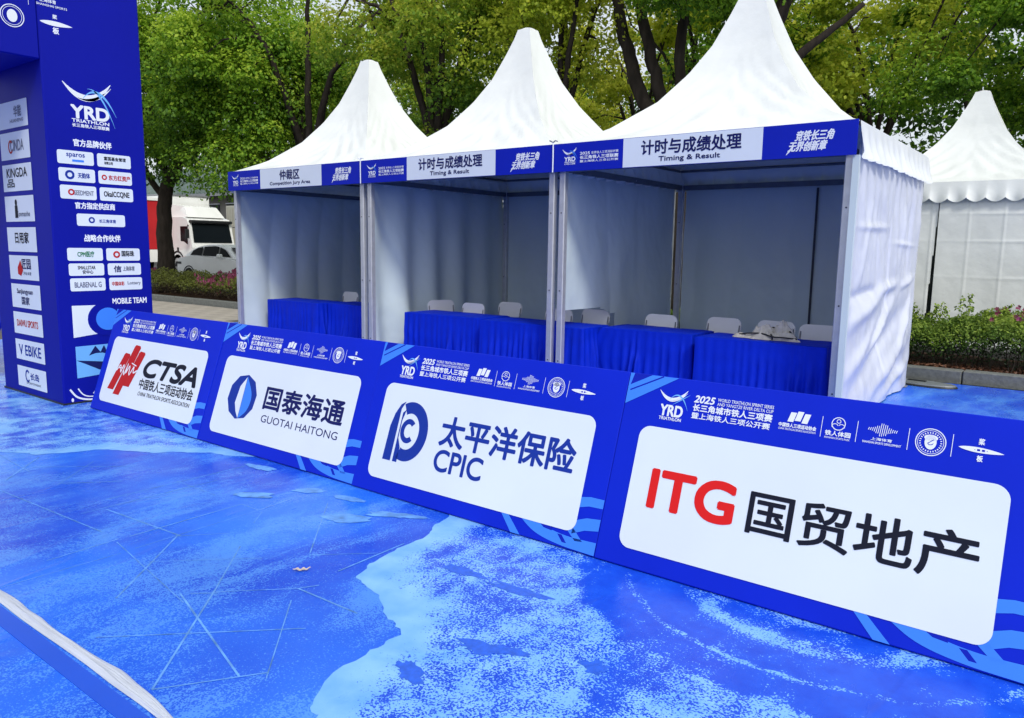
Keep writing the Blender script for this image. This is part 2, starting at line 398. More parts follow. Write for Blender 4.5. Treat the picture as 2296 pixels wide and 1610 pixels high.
def jag(P, amp, seed, step=.03):
    """subdivide an outline and roughen it"""
    P = [np.array(p, float) for p in P]; out = []
    for i in range(len(P)):
        a, b = P[i], P[(i+1) % len(P)]; n = max(1, int(np.linalg.norm(b-a)/step))
        for k in range(n): out.append(a+(b-a)*k/n)
    out = np.array(out); q = out.copy()
    q[:, 0] += amp*fbm(out[:, 0]+9, out[:, 1]+3, seed, 5, .30); q[:, 1] += amp*fbm(out[:, 0]-4, out[:, 1]+8, seed+5, 5, .30)
    return q
def inpoly(px, py, P):
    ins = np.zeros(px.shape, bool); n = len(P)
    for i in range(n):
        x0, y0 = P[i]; x1, y1 = P[(i+1) % n]
        if y0 == y1: continue
        c = ((y0 > py) != (y1 > py)) & (px < (x1-x0)*(py-y0)/(y1-y0)+x0); ins ^= c
    return ins
def land(name, outline, shore_pts, amp, seed, z, width=.22):
    """flat printed area, triangulated over a grid so that it can carry the distance to its shore"""
    q = jag(outline, amp, seed)
    o = mesh(name, [(x, y, z) for x, y in q], [tuple(range(len(q)))])
    import bmesh
    bm = bmesh.new(); bm.from_mesh(o)
    x0, y0 = q.min(0); x1, y1 = q.max(0)
    for xx in np.arange(x0+.15, x1, .15): bmesh.ops.bisect_plane(bm, geom=bm.verts[:]+bm.edges[:]+bm.faces[:], plane_co=(xx, 0, 0), plane_no=(1, 0, 0))
    for yy in np.arange(y0+.15, y1, .15): bmesh.ops.bisect_plane(bm, geom=bm.verts[:]+bm.edges[:]+bm.faces[:], plane_co=(0, yy, 0), plane_no=(0, 1, 0))
    bmesh.ops.triangulate(bm, faces=bm.faces[:]); bm.to_mesh(o); bm.free()
    co = np.array([v.co[:2] for v in o.vertices]); S = bez(shore_pts, 10)
    d = np.sqrt(((co[:, None]-S[None])**2).sum(-1)).min(1)
    a = o.attributes.new('shore', 'FLOAT', 'POINT'); a.data.foreach_set('value', np.clip(1-d/width, 0, 1).astype(np.float32))
    o.materials.append(m_land)
    if sum(p.normal.z for p in o.polygons) < 0: o.flip_normals()
    return link(name, o, carpet)
shore = [(-1.55, -3.2), (-1.35, -4.0), (-1.18, -4.45), (-1.12, -4.8), (-.98, -5.15), (-.68, -5.28), (-.45, -5.42), (-.38, -5.62), (-.36, -5.85), (-.22, -6.05), (-.15, -6.34)]
land('printed_land', shore+[(5.5, -6.34), (5.5, -3.0)], shore, .075, 3, .0015)
shore2 = [(-9.5, -6.3), (-5.6, -5.75), (-4.75, -5.25), (-4.5, -4.82), (-3.9, -4.45), (-3.35, -4.1)]
land('printed_land', shore2+[(-3.3, -3.9), (-12, -3.9), (-12, -6.3)], shore2, .05, 11, .0015, .22)
ponds = [((-.02, -5.28), .15, .045, 20), ((-.28, -4.75), .20, .035, 10), ((.42, -5.12), .055, .045, 10), ((-.16, -5.62), .10, .05, -30), ((-.62, -4.75), .12, .04, 0),
         ((.75, -5.55), .22, .05, -35), ((.20, -5.95), .24, .07, -30), ((1.05, -5.15), .06, .05, 20), ((.45, -6.1), .2, .05, -20)]
for i, ((cx, cy), a, b, rot) in enumerate(ponds[:6]):
    th = np.linspace(0, 2*np.pi, 40, endpoint=False); rr = 1+.45*fbm(np.cos(th)*2.6+i, np.sin(th)*2, i, 3)
    x = a*rr*np.cos(th); y = b*rr*np.sin(th); c, s = math.cos(R(rot)), math.sin(R(rot))
    link('printed_pond', mesh('printed_pond', [(cx+c*u-s*v, cy+s*u+c*v, .0028) for u, v in zip(x, y)], [tuple(range(40))], m_pond), carpet)
for i, ((cx, cy), a, b, rot) in enumerate([((-2.55, -4.72), .14, .055, 35), ((-2.35, -4.42), .13, .05, 30), ((-1.72, -4.62), .17, .075, 30), ((-1.52, -4.38), .17, .05, 25), ((-2.0, -4.36), .12, .04, 10), ((-3.1, -4.3), .16, .05, 5)]):
    th = np.linspace(0, 2*np.pi, 40, endpoint=False); rr = 1+.3*fbm(np.cos(th)*1.5+i, np.sin(th)*1.5, i+30, 4)
    x = a*rr*np.cos(th); y = b*rr*np.sin(th); c, s = math.cos(R(rot)), math.sin(R(rot))
    link('printed_island', mesh('printed_island', [(cx+c*u-s*v, cy+s*u+c*v, .0028) for u, v in zip(x, y)], [tuple(range(40))], m_line), carpet)
P = Print(0)
segs = [((-2.25, -6.35), (-2.23, -5.77)), ((-2.43, -6.07), (-2.45, -5.68)), ((-2.44, -5.62), (-2.45, -4.88)), ((-2.24, -5.69), (-2.26, -4.88)), ((-2.45, -4.88), (-2.26, -4.88)), ((-2.26, -4.88), (-2.29, -4.6)), ((-2.22, -4.88), (-2.08, -5.04)), ((-3.05, -5.63), (-3.04, -4.69)), ((-3.21, -5.38), (-3.21, -4.35)), ((-3.24, -4.89), (-2.74, -4.89)), ((-4.38, -5.4), (-3.84, -4.9)), ((-3.8, -5.44), (-3.53, -5.14)), ((-3.77, -5.48), (-4.2, -5.04)), ((-3.96, -5.77), (-2.63, -5.69)), ((-3.01, -5.49), (-2.23, -5.43)), ((-2.24, -5.45), (-2.05, -5.23)), ((-2.24, -5.44), (-1.99, -5.72)), ((-1.99, -5.72), (-1.7, -6.05)), ((-2.0, -5.73), (-1.58, -5.32)), ((-1.82, -5.3), (-1.42, -5.7)), ((-1.42, -5.7), (-0.82, -6.33)), ((-1.4, -5.71), (-1.12, -5.43)), ((-1.12, -5.43), (-1.07, -5.34)), ((-1.12, -5.43), (-0.69, -5.42)), ((-1.04, -5.53), (-0.55, -6.01)), ((-1.39, -6.28), (-0.76, -5.66)), ((-1.51, -5.83), (-0.64, -6.07)), ((-1.42, -5.13), (-1.15, -4.87)), ((-1.44, -5.11), (-2.04, -4.5)), ((-1.13, -5.17), (-1.14, -4.68)), ((-2.41, -5.71), (-1.41, -5.87)), ((-1.38, -5.71), (-1.48, -5.8)), ((-4.64, -5.26), (-4.15, -5.67)), ((-4.94, -5.43), (-4.24, -5.47)), ((-0.82, -6.33), (-0.58, -5.98))]
for k, (a, b) in enumerate(segs):
    n0 = len(P.V); P.ribbon(np.linspace(a, b, 6), .0055+.004*((k*7) % 3)/2); P.V[n0:] = [(u, v, k*2e-5) for u, v in P.V[n0:]]
link('printed_street_line', mesh('printed_street_line', [(u, v, .0011+k_) for u, v, k_ in P.V], P.F, m_line), carpet, kind='stuff')
# seam band and white seam on the right-hand carpet
link('seam_strip', mesh('seam_strip', [(-.1, 1.60, .003), (5, 1.66, .003), (5, 1.69, .003), (-.1, 1.63, .003)], [(0, 1, 2, 3)], m_tape), carpet)
box('blue_seam_band', -9, 5, -6.50, -6.425, 0, .003, m_band, carpet)
# plaza
plaza = link('plaza_pavement', MB().box(-60, -13.25, -20, 3.98, -.03, -.008).mesh('plaza_pavement', m_joint), kind='structure')
pv = MB().box(-.395, .395, -.195, .195, 0, .012, .004).mesh('paver', m_paver)
for j in range(9):
    for i in range(16):
        o = link('paver', pv, plaza); o.location = (-26.0+.8*i+(.4 if j % 2 else 0), 3.76-.4*j, -.007+random.uniform(-.002, .003)); o.rotation_euler.z = R(random.uniform(-.3, .3))
# kerb
kerb = link('kerb', MB().box(-40, 12, 4.10, 4.22, -.03, .10).mesh('kerb', m_joint), kind='structure')
ks = MB().box(-.493, .493, 4.03, 4.25, -.02, .165, .012).mesh('kerb_stone', m_kerb)
for i in range(44):
    o = link('kerb_stone', ks, kerb); o.location = (-34+i, random.uniform(-.004, .004), random.uniform(-.004, .004))
# planting bed
nx, ny = 160, 14
X, Y = np.meshgrid(np.linspace(-40, 12, nx), np.linspace(4.24, 6.5, ny), indexing='ij')
Z = .10+.03*fbm(X, Y, 2, 4, .5)
link('planting_bed', mesh('planting_bed', np.stack([X, Y, Z], -1).reshape(-1, 3), grid_faces(nx, ny), m_soil, True), kind='structure')
box('road', -200, 60, 6.5, 120, -.03, .20, m_road, kind='structure')

# ============================================================ TENTS
rh = np.array([0, .02, .105, .28, .455, .63, .81, .93, 1.0]); rr = np.array([1.0, .95, .74, .49, .335, .218, .135, .085, .062])
def roof_mesh(w, d, z0, zp, seed, over=.026):
    nu, nv = 40, 34; Vs = []; Fs = []; off = 0
    hv = np.linspace(0, 1, nv)**1.15
    for side in range(4):
        s = np.linspace(-1, 1, nu)[:, None]; h = hv[None, :]
        r = np.interp(h, rh, rr)
        sag = 1-.10*(1-s**2)*np.sin(np.pi*np.clip(h, 0, 1)**.6)
        a = s*r; b = r*sag*np.ones_like(s)
        hw, hd = w/2+over, d/2+over
        if side == 0: x, y = a*hw, -b*hd
        elif side == 1: x, y = b*hw, a*hd
        elif side == 2: x, y = -a*hw, b*hd
        else: x, y = -b*hw, -a*hd
        z = z0+(zp-z0)*h+0*s
        # tension folds fanning in from the corners, fading upwards
        ang = s*9+h*14*np.sign(s); fold = np.sin(ang*2.3+seed+side+2.0*fbm(s*2, h*3, seed+side, 3))*.022*np.clip(1-h*1.7, 0, 1)*np.minimum(1, h*14)
        fold = fold+.022*fbm(s*3*(1-h*.5), h*7, seed*3+side, 4)*np.minimum(1, h*12)*(1-h)*np.minimum(1, (1-np.abs(s))*6)
        fold = fold+.009*np.sin(s*30*(1-h*.4)+4*h+3*fbm(s*2, h*3, seed+9, 2))*np.clip(1-h*3, 0, 1)*np.minimum(1, h*20)
        z = z+fold*np.minimum(1, (1-np.abs(s))*7)
        Vs.append(np.stack([x, y, z], -1).reshape(-1, 3)); Fs.append(grid_faces(nu, nv)+off); off += nu*nv
    return mesh('canopy', np.concatenate(Vs), np.concatenate(Fs), m_pvc, True)
def scallop(name, a, b, ztop, hgt, n, seed, m, wav=.02, norm=(1, 0)):
    """valance hanging from a to b (xy) with a scalloped hem"""
    a = np.array(a, float); b = np.array(b, float); nu = n*14+1; nv = 7
    u = np.linspace(0, 1, nu)[:, None]; v = np.linspace(0, 1, nv)[None, :]
    hem = hgt-.065*(1-np.abs(np.sin(np.pi*u*n))**.8)-.01*fbm(u*n, u*0, seed, 2)
    z = ztop-v*hem; o = wav*1.8*v**2*np.sin(u*n*np.pi*2+seed)+.015*v*fbm(u*n*.7, v, seed, 3)+.055*v
    x = a[0]+(b[0]-a[0])*u+norm[0]*o; y = a[1]+(b[1]-a[1])*u+norm[1]*o
    return mesh(name, np.stack([x+0*z, y+0*z, z], -1).reshape(-1, 3), grid_faces(nu, nv), m, True)
def cloth(name, a, b, z0, z1, fn, norm, nu=120, nv=110, m=None, cut=None, lean=0):
    a = np.array(a, float); b = np.array(b, float); Lg = np.linalg.norm(b-a)
    u = np.linspace(0, Lg, nu)[:, None]; v = np.linspace(0, 1, nv)[None, :]
    z = z0+(z1-z0)*v+0*u; o = fn(u, z)
    x = a[0]+(b[0]-a[0])*u/Lg+norm[0]*o; y = a[1]+(b[1]-a[1])*u/Lg+norm[1]*o
    V = np.stack([x+0*z, y+0*z, z], -1).reshape(-1, 3); F = grid_faces(nu, nv)
    if cut is not None:
        keep = ~cut((u+0*z).ravel(), z.ravel())[F].any(1); F = F[keep]
    return mesh(name, V, F, m or m_wall, True)
def folds(seed, vert=.02, k=6, diag=.008):
    def f(u, z):
        p = u*k*1.6+1.8*fbm(u*1.2, z*.5, seed, 3)
        zz = np.clip(1-z/3.2, 0, 1)
        return vert*1.9*(.35+.65*zz)*(np.abs(np.sin(p*.5))*2-1)+diag*1.6*fbm(u*2+z*1.3, z*1.5-u, seed+4, 4)+vert*.5*fbm(u*1.1, z*.35, seed+8, 2)
    return f
TW, TD, ZB, ZT, ZP = 3.3, 3.26, 2.59, 2.905, 4.80
def frame(t, w, d, ztop, m=m_alu):
    pb = MB().box(-.04, .04, -.04, .04, 0, ztop, .008).mesh('pole', m)
    for x, y in ((.05, .05), (w-.05, .05), (.05, d-.05), (w-.05, d-.05)):
        o = link('pole', pb, t); o.location = (x, y, 0)
        foot = MB().box(-.075, .075, -.075, .075, .002, .012).obj('foot_plate', m_steel, o)
        for zz in (.35, 1.2, ztop-.5):
            link('bolt', MB().disc((0, -.042, zz), (0, 1, 0), .008, .006, 8).mesh('bolt', m_darkal), o)
    for x0, x1, y0, y1 in ((.09, w-.09, .02, .08), (.09, w-.09, d-.08, d-.02), (.02, .08, .09, d-.09), (w-.08, w-.02, .09, d-.09)):
        box('beam', x0, x1, y0, y1, ztop-.025, ztop+.045, m_beam, t)
def tent(x0, label, zh, en, seed, right_wall=False, left_cut=None, left_fold=None, dx_left=0):
    t = thing('pagoda_tent', label, 'tent', (x0, 0, 0), group='white peaked tents in a row behind the barriers')
    o = link('canopy', roof_mesh(TW, TD, ZT-.01, ZP, seed), t); o.location = (TW/2, TD/2, 0)
    cap = MB().tube([(TW/2, TD/2, ZP-.10), (TW/2, TD/2, ZP+.005), (TW/2, TD/2, ZP+.02)], [.125, .105, .07], 16); cap.obj('peak_cap', m_pvc, t, True)
    frame(t, TW, TD, ZB+.03)
    for a_, b_ in (((0, TD+.012), (TW, TD+.012)), ((-.012, 0), (-.012, TD)), ((TW+.012, 0), (TW+.012, TD))):  # tubes added to block light leaking through the eave slit
        MB().tube([(a_[0], a_[1], ZT-.028), (b_[0], b_[1], ZT-.028)], .018, 8).obj('eave_light_seal', m_beam, t)
    # fascia banner
    fb = box('fascia_banner', -.02, TW+.02, -.065, -.045, ZB, ZT, m_blue, t)
    q = Print(.067); q.rect(.90, ZB+.004, 2.45, ZT-.004); q.obj('white_field', m_white, fb)
    for sx in (.06, 3.24): pass
    q = Print(.0695); q.text(zh, 1.125 if len(zh) > 4 else 1.42, ZB+.125, 2.235 if len(zh) > 4 else 1.92, ZB+.275, .022); q.text(en, 1.335 if len(zh) > 4 else 1.16, ZB+.035, 2.02 if len(zh) > 4 else 2.18, ZB+.10, .022)
    q.obj('lettering', m_navy, fb)
    event_logo(fb, FR, .20, ZB+.15, .20, .0675)
    q = Print(.0675); q.text('2025', .34, ZB+.175, .47, ZB+.205, .03); q.text('世界铁人三项洲际杯赛', .49, ZB+.175, .84, ZB+.205, .01)
    q.text('长三角铁人三项联赛', .34, ZB+.125, .84, ZB+.165, .03); q.text('暨上海铁人三项公开赛', .34, ZB+.09, .84, ZB+.115, .02)
    q.obj('event_title', m_lett, fb)
    q = Print(.0675); q.text('竞铁长三角', 2.76, ZB+.155, 3.12, ZB+.245, .03, .35); q.obj('slogan_line', m_lett, fb)
    q = Print(.0675); q.text('无界创新章', 2.70, ZB+.06, 3.06, ZB+.15, .03, .35); q.ribbon([(2.685, ZB+.03), (2.71, ZB+.06), (2.74, ZB+.09)], [.004, .016, .010]); q.obj('slogan_line', m_lett, fb)
    # valances on the other sides
    link('side_valance', scallop('side_valance', (TW+.028, -.02), (TW+.028, TD+.028), ZT-.006, .33, 13, seed, m_pvc, norm=(1, 0)), t)
    link('side_valance', scallop('side_valance', (-.028, TD+.028), (-.028, -.02), ZT-.006, .33, 13, seed+3, m_pvc, norm=(-1, 0), wav=.01), t)
    link('back_valance', scallop('back_valance', (TW+.028, TD+.028), (-.028, TD+.028), ZT-.006, .33, 13, seed+5, m_pvc, norm=(0, 1)), t)
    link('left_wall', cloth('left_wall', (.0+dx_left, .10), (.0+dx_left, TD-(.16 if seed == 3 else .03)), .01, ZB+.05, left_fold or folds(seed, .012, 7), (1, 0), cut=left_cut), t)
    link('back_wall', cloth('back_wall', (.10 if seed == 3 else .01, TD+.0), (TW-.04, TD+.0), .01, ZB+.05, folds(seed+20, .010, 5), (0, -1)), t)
    for bx in (1.25, 2.1) if seed != 3 else (2.02,):
        box('wall_strap', bx, bx+.03, TD-.045, TD-.040, .05, ZB-.02, m_darkal if seed == 3 else m_wall, t)
    return t
def bigfold(u, z):
    zz = np.clip(1.25-z/2.6, .12, 1)
    return .075*zz*np.sin(u*9.5+1.0+.9*np.sin(z*.9))*np.clip(1.6-u*.35, .3, 1)+.012*fbm(u*2+z, z*1.5, 4, 4)-.03
def lf1(u, z):
    zz = np.clip(1.1-z/2.8, .15, 1)
    return .045*zz*(np.abs(np.sin(u*5.5+.5*np.sin(z*1.4)+.6*fbm(u,z*.4,5,2)))*2-1)+.018*fbm(u*1.5+z*.9, z*1.2-u*.5, 14, 4)
tent(-10.04, 'smallest-looking leftmost peaked tent, its sign reading 仲裁区 over one skirted table', '仲裁区', 'Competition Jury Area', 1, left_fold=lf1)
tent(-6.68, 'middle peaked tent with deep curtain folds on its left wall, beside the double poles', '计时与成绩处理', 'Timing & Result', 2, left_fold=bigfold)
t3 = tent(-3.33, 'largest nearest peaked tent with closed glossy side wall and jacket on its table', '计时与成绩处理', 'Timing & Result', 3,
          left_cut=lambda u, z: (u < 1.30) & (z < .93-.10*np.clip((u-.9)/.4, 0, 1)), left_fold=folds(3, .008, 4))
def segridge(u, z, a, b, w, amp):
    ax, ay = a; bx, by = b; dx, dy = bx-ax, by-ay; L2 = dx*dx+dy*dy
    t = np.clip(((u-ax)*dx+(z-ay)*dy)/L2, 0, 1); d = np.sqrt((u-ax-t*dx)**2+(z-ay-t*dy)**2)
    return amp*np.exp(-(d/w)**2)*np.sin(np.pi*np.clip(t, .06, .94))
def satin(u, z):
    o = .012*np.sin(u*21+.8*np.sin(z*3))*np.clip((z-1.2)/1.5, 0, 1)+.020*fbm(u*2.2, z*.7, 6, 3)+.006*fbm(u*5+z*1.5, z*3-u, 9, 3)
    for a, b, ww, am in [((.15, 1.95), (1.5, 1.98), .035, .020), ((1.6, 1.82), (3.0, 1.80), .03, .014), ((.0, 1.25), (1.3, 1.33), .06, -.035), ((1.0, 1.30), (2.2, 1.36), .06, .035), ((2.3, 1.30), (3.1, 1.42), .05, .03),
                         ((.0, .95), (1.4, 1.30), .10, .05), ((.0, .42), (2.2, 1.25), .10, .055), ((.1, .20), (3.0, 1.15), .12, -.05), ((.8, .10), (3.1, .75), .11, .055), ((1.6, .05), (3.2, .40), .08, .045),
                         ((1.62, .1), (1.55, 2.6), .03, -.018), ((.4, 1.3), (.7, 2.3), .07, .025), ((1.1, 1.3), (.95, 2.4), .06, -.025), ((2.1, 1.4), (2.3, 2.5), .07, .025), ((2.7, 1.4), (2.6, 2.5), .05, -.02), ((2.3, .5), (3.1, 1.3), .07, .04), ((.6, .6), (1.5, 1.1), .06, -.035)]:
        o = o+segridge(u, z, a, b, ww, am)
    return o*1.1*np.clip((2.85-z)/.7, .12, 1)
link('right_wall', cloth('right_wall', (TW+.012, .06), (TW+.012, TD-.0), .015, ZB+.10, satin, (1, 0), 200, 190, m_satin), t3)
box('wall_edge_strip', TW-.012, TW+.045, -.035, .005, .01, ZB, m_wall, t3)
# small tie knots where the tents meet
for x in (-3.36, -6.71):
    k = thing('tie_cord', 'frayed cord tied where ' + ('the two nearest tents meet' if x > -5 else 'the leftmost and middle tents meet'), 'cord', (x, -.075, ZT), group='cords between the tent corners')
    MB().tube([(0, 0, -.32), (.004, -.004, -.15), (0, 0, .02)], .008, 6).obj('cord', m_lett, k)
    MB().tube([(-.05, 0, .045), (-.02, -.005, .03), (0, 0, .02), (.03, 0, .04), (.055, .01, .03)], .008, 6).obj('cord_end', m_grey if x > -5 else m_lett, k)
# tent beyond the bed
t4 = thing('pagoda_tent', 'closed white peaked tent standing alone behind the flower bed at right', 'tent', (-1.95, 7.2, .2))
W4 = 3.5
o = link('canopy', roof_mesh(W4, W4, 2.70, 4.42, 4), t4); o.location = (W4/2, W4/2, 0)
MB().tube([(W4/2, W4/2, 4.33), (W4/2, W4/2, 4.425), (W4/2, W4/2, 4.44)], [.13, .11, .07], 16).obj('peak_cap', m_pvc, t4, True)
frame(t4, W4, W4, 2.66)
for nm, a, b, nn in (('front_valance', (-.028, -.028), (W4+.028, -.028), (0, -1)), ('side_valance', (W4+.028, -.028), (W4+.028, W4+.028), (1, 0)), ('side_valance', (-.028, W4+.028), (-.028, -.028), (-1, 0)), ('back_valance', (W4+.028, W4+.028), (-.028, W4+.028), (0, 1))):
    link(nm, scallop(nm, a, b, 2.71, .34, 13, 2, m_pvc, wav=.014, norm=nn), t4)
def crease(seed):
    def f(u, z):
        o = .010*fbm(u*1.5, z, seed, 3)
        for zz in (.55, 1.15, 1.75, 2.2): o = o+.010*np.exp(-((z-zz-.02*fbm(u, u*0, seed, 2))/.018)**2)*(.4+.6*fbm(u*1.1, z, seed+2, 2))
        for uu in (.45, .95, 1.4): o = o+.008*np.exp(-((u-uu)/.015)**2)
        return o
    return f
link('front_wall', cloth('front_wall', (0, .0), (1.50, .0), 0, 2.6, crease(3), (0, -1), 90, 120, m=m_pvc, cut=lambda u, z: (u > 1.485-.07*np.clip((2.0-z)/2.0, 0, 1))), t4)
link('front_wall', cloth('front_wall', (1.50, -.008), (W4, -.008), 0, 2.6, crease(5), (0, -1), 110, 120, m=m_pvc), t4)
link('left_wall', cloth('left_wall', (-.01, W4), (-.01, 0), 0, 2.6, crease(7), (-1, 0), 60, 60), t4)
link('right_wall', cloth('right_wall', (W4+.01, 0), (W4+.01, W4), 0, 2.6, crease(8), (1, 0), 60, 60), t4)
link('back_wall', cloth('back_wall', (0, W4+.01), (1.5, W4+.01), 0, 2.6, crease(9), (0, 1), 50, 50), t4)
link('back_wall', cloth('back_wall', (1.75, W4+.01), (W4, W4+.01), 0, 2.6, crease(9), (0, 1), 50, 50), t4)

# ============================================================ TABLES
def skirted_table(x0, x1, y0, label, flare=0, seed=0, dep=.62):
    t = thing('skirted_table', label, 'table', (x0, y0, 0), group='blue skirted tables inside the tents')
    w = x1-x0; h = .75
    box('tabletop', .02, w-.02, .02, dep-.02, h-.035, h-.008, m_plast, t)
    lg = MB().tube([(0, 0, 0), (0, 0, h-.035)], .014, 8).mesh('leg', m_steel)
    for x in (.12, w-.12):
        for y in (.08, dep-.08):
            o = link('leg', lg, t); o.location = (x, y, 0)
    # top cloth with soft edge
    nu, nv = 70, 30; X, Y = np.meshgrid(np.linspace(0, w, nu), np.linspace(0, dep, nv), indexing='ij')
    e = np.minimum(np.minimum(X, w-X), np.minimum(Y, dep-Y)); Z = h-.012*np.clip(1-e/.03, 0, 1)**2+.0035*fbm(X, Y, seed, 4, .25)
    link('table_cloth', mesh('table_cloth', np.stack([X, Y, Z], -1).reshape(-1, 3), grid_faces(nu, nv), m_skirt, True), t)
    # pleated skirt around front, right, left
    path = [(0, dep), (0, 0), (w, 0), (w, dep)]; nrm = [(-1, 0), (0, -1), (1, 0)]
    U = []; 
    for (a, b, nn) in zip(path[:-1], path[1:], nrm):
        a = np.array(a); b = np.array(b); L_ = np.linalg.norm(b-a); n = int(L_/.008)
        for k in range(n): U.append((*(a+(b-a)*k/n), *nn, k/n*L_ + (0 if len(U) == 0 else 0)))
    U.append((*path[-1], *nrm[-1], 0)); U = np.array(U); s = np.arange(len(U))*.008
    nv = 22; v = np.linspace(0, 1, nv)[None, :]; S = s[:, None]
    ph = S/.105*2*np.pi/1.0+3.2*fbm(S, S*0, seed+2, 3, .35)
    amp = (.003+.034*np.clip((v-.12)*1.6, 0, 1)*np.clip(.55+.9*fbm(S, S*0, seed+15, 3, .22), .1, 1.3))*(.75+.5*fbm(S, v, seed+5, 2, .3))
    pl = np.sin(ph); pl = np.sign(pl)*np.abs(pl)**.7
    o = .004+amp*(pl+.7)+.018*v*(1+fbm(S*.5, v, seed, 2, .4))
    nx_ = U[:, 2][:, None]; ny_ = U[:, 3][:, None]
    # blend normals over the corners
    x = U[:, 0][:, None]+nx_*o; y = U[:, 1][:, None]+ny_*o
    if flare: x = x-flare*np.sin(np.pi*np.clip(v*1.15, 0, 1))*np.clip(1-(U[:, 0][:, None])/.35, 0, 1)
    z = h-.006-(h-.012)*v+0*S
    link('skirt', mesh('skirt', np.stack([x, y, z], -1).reshape(-1, 3), grid_faces(len(U), nv), m_skirt, True), t)
    return t
skirted_table(-1.69, -.27, .40, 'blue skirted table in the nearest tent with the crumpled jacket on it', 0, 1)
skirted_table(-2.99, -1.79, .53, 'blue skirted table in nearest tent with a bulging left skirt corner', .13, 2)
skirted_table(-4.68, -3.05, .20, 'blue skirted table that pokes past the double poles', 0, 3)
skirted_table(-6.22, -4.76, .32, 'blue skirted table beside the curtain folds in the middle tent', 0, 4)
skirted_table(-8.36, -6.90, .62, 'blue skirted table at the right in the leftmost tent', 0, 5)
skirted_table(-9.78, -8.40, .45, 'blue skirted table at the left in the leftmost tent', 0, 6)

# ============================================================ CHAIRS
def rrect_pts(w, h, r, n=5):
    P = []
    for cx, cy, a in ((w/2-r, r, -90), (w/2-r, h-r, 0), (-w/2+r, h-r, 90), (-w/2+r, r, 180)):
        for k in range(n+1):
            t = R(a+90*k/n); P.append((cx+r*math.cos(t), cy+r*math.sin(t)))
    return P
def prism(P, d, bow=0):
    mb = MB(); n = len(P)
    V = [(x, -d/2+bow*(x*x), z) for x, z in P]+[(x, d/2+bow*(x*x), z) for x, z in P]
    return mb.add(V, [tuple(range(n)), tuple(range(2*n-1, n-1, -1))]+[(i, i+n, (i+1) % n+n, (i+1) % n) for i in range(n)])
c_back = prism(rrect_pts(.45, .22, .085), .018, 0).mesh('backrest', m_plast)
c_seat = prism(rrect_pts(.40, .40, .05), .02).mesh('seat', m_plast)
chairs = [(-2.58, 1.285, 'white folding chair behind the seam between the left and right nearest-tent tables', 0), (-1.81, 1.46, 'white folding chair left of the crumpled jacket, behind the nearest tent table', -2), (-1.17, 1.50, 'white folding chair half hidden behind the crumpled jacket', 3),
          (-.63, 1.36, 'white folding chair cut off by the right front pole of nearest tent', 2), (-3.60, 1.34, 'white folding chair just right of the double poles', 0), (-4.0, 1.04, 'white folding chair crossed by the double poles', 1),
          (-5.27, 1.58, 'white folding chair that stands highest in the middle tent', 0), (-5.50, .98, 'white folding chair left in the middle tent, backrest low behind table', -3), (-6.25, 1.15, 'white folding chair turned edge-on by the curtain folds', 68),
          (-8.80, 1.46, 'white folding chair in the leftmost tent, fully in view', -4), (-8.05, 1.25, 'white folding chair mostly hidden by the leftmost tent right pole', 0)]
for (x, y, lab, rz) in chairs:
    c = thing('folding_chair', lab, 'chair', (x, y, 0), (0, 0, R(rz)), 'white folding chairs behind the tables')
    o = link('backrest', c_back, c); o.location = (0, .02, .665); o.rotation_euler.x = R(-8)
    o = link('seat', c_seat, c); o.location = (0, .0, .43); o.rotation_euler.x = R(90)
    for s in (-1, 1):
        MB().tube([(s*.205, -.38, .003), (s*.205, -.18, .45), (s*.205, .0, .64), (s*.205, .035, .80)], .011, 7).obj('leg', m_steel, c, True)
        MB().tube([(s*.185, .08, .003), (s*.185, -.05, .28), (s*.185, -.30, .44)], .011, 7).obj('leg', m_steel, c, True)
    MB().tube([(-.205, -.28, .22), (.205, -.28, .22)], .008, 6).obj('crossbar', m_steel, c)

# ============================================================ JACKET ON TABLE
jk = thing('crumpled_jacket', 'crumpled pale grey jacket with black trim heaped on the nearest tent table', 'jacket', (-.97, .72, .753))
m_jk = mat('pale_grey_cloth', (.52, .50, .47), .8, .2, var=.15, vscale=20, bump=.3, bscale=60)
def lump(cx, cy, rx, ry, hgt, seed, rot=0):
    n, k = 56, 20; th = np.linspace(0, 2*np.pi, n)[:, None]; r = np.linspace(0, 1, k)[None, :]
    edge = 1+.22*fbm(np.cos(th)*1.8, np.sin(th)*1.8, seed, 3)
    x = r*edge*rx*np.cos(th); y = r*edge*ry*np.sin(th)
    z = hgt*(1-r**2.6)*(.75+.35*fbm(x*14, y*14, seed+1, 4))+.012*np.abs(fbm(x*30+y*10, y*22, seed+3, 3))*(1-r**4)
    c, s = math.cos(rot), math.sin(rot)
    return np.stack([cx+c*x-s*y+0*z, cy+s*x+c*y+0*z, np.maximum(z, .0)], -1).reshape(-1, 3), grid_faces(n, k)
for nm, a in (('body', (0, 0, .30, .14, .075, 1, .1)), ('sleeve', (-.24, -.02, .15, .055, .05, 5, .3)), ('hood', (.13, .03, .13, .09, .125, 9, 0)), ('sleeve', (.20, -.06, .16, .05, .05, 12, -.15))):
    a = (a[0], a[1], a[2], a[3], a[4]*1.7, a[5], a[6]); V, F = lump(*a); link(nm, mesh(nm, V, F, m_jk, True), jk)
for pts in ([(-.33, -.05, .03), (-.2, -.08, .055), (-.05, -.09, .062), (.08, -.13, .04), (.2, -.13, .04), (.33, -.08, .03)], [(-.05, .0, .10), (.02, .03, .125), (.06, .05, .12)], [(.22, .0, .10), (.27, -.03, .06), (.31, -.05, .04)], [(.08, -.14, .01), (.085, -.145, .04), (.06, -.12, .065)]):
    MB().tube(bez(pts, 5), .009, 6).obj('black_trim', m_trim, jk, True)

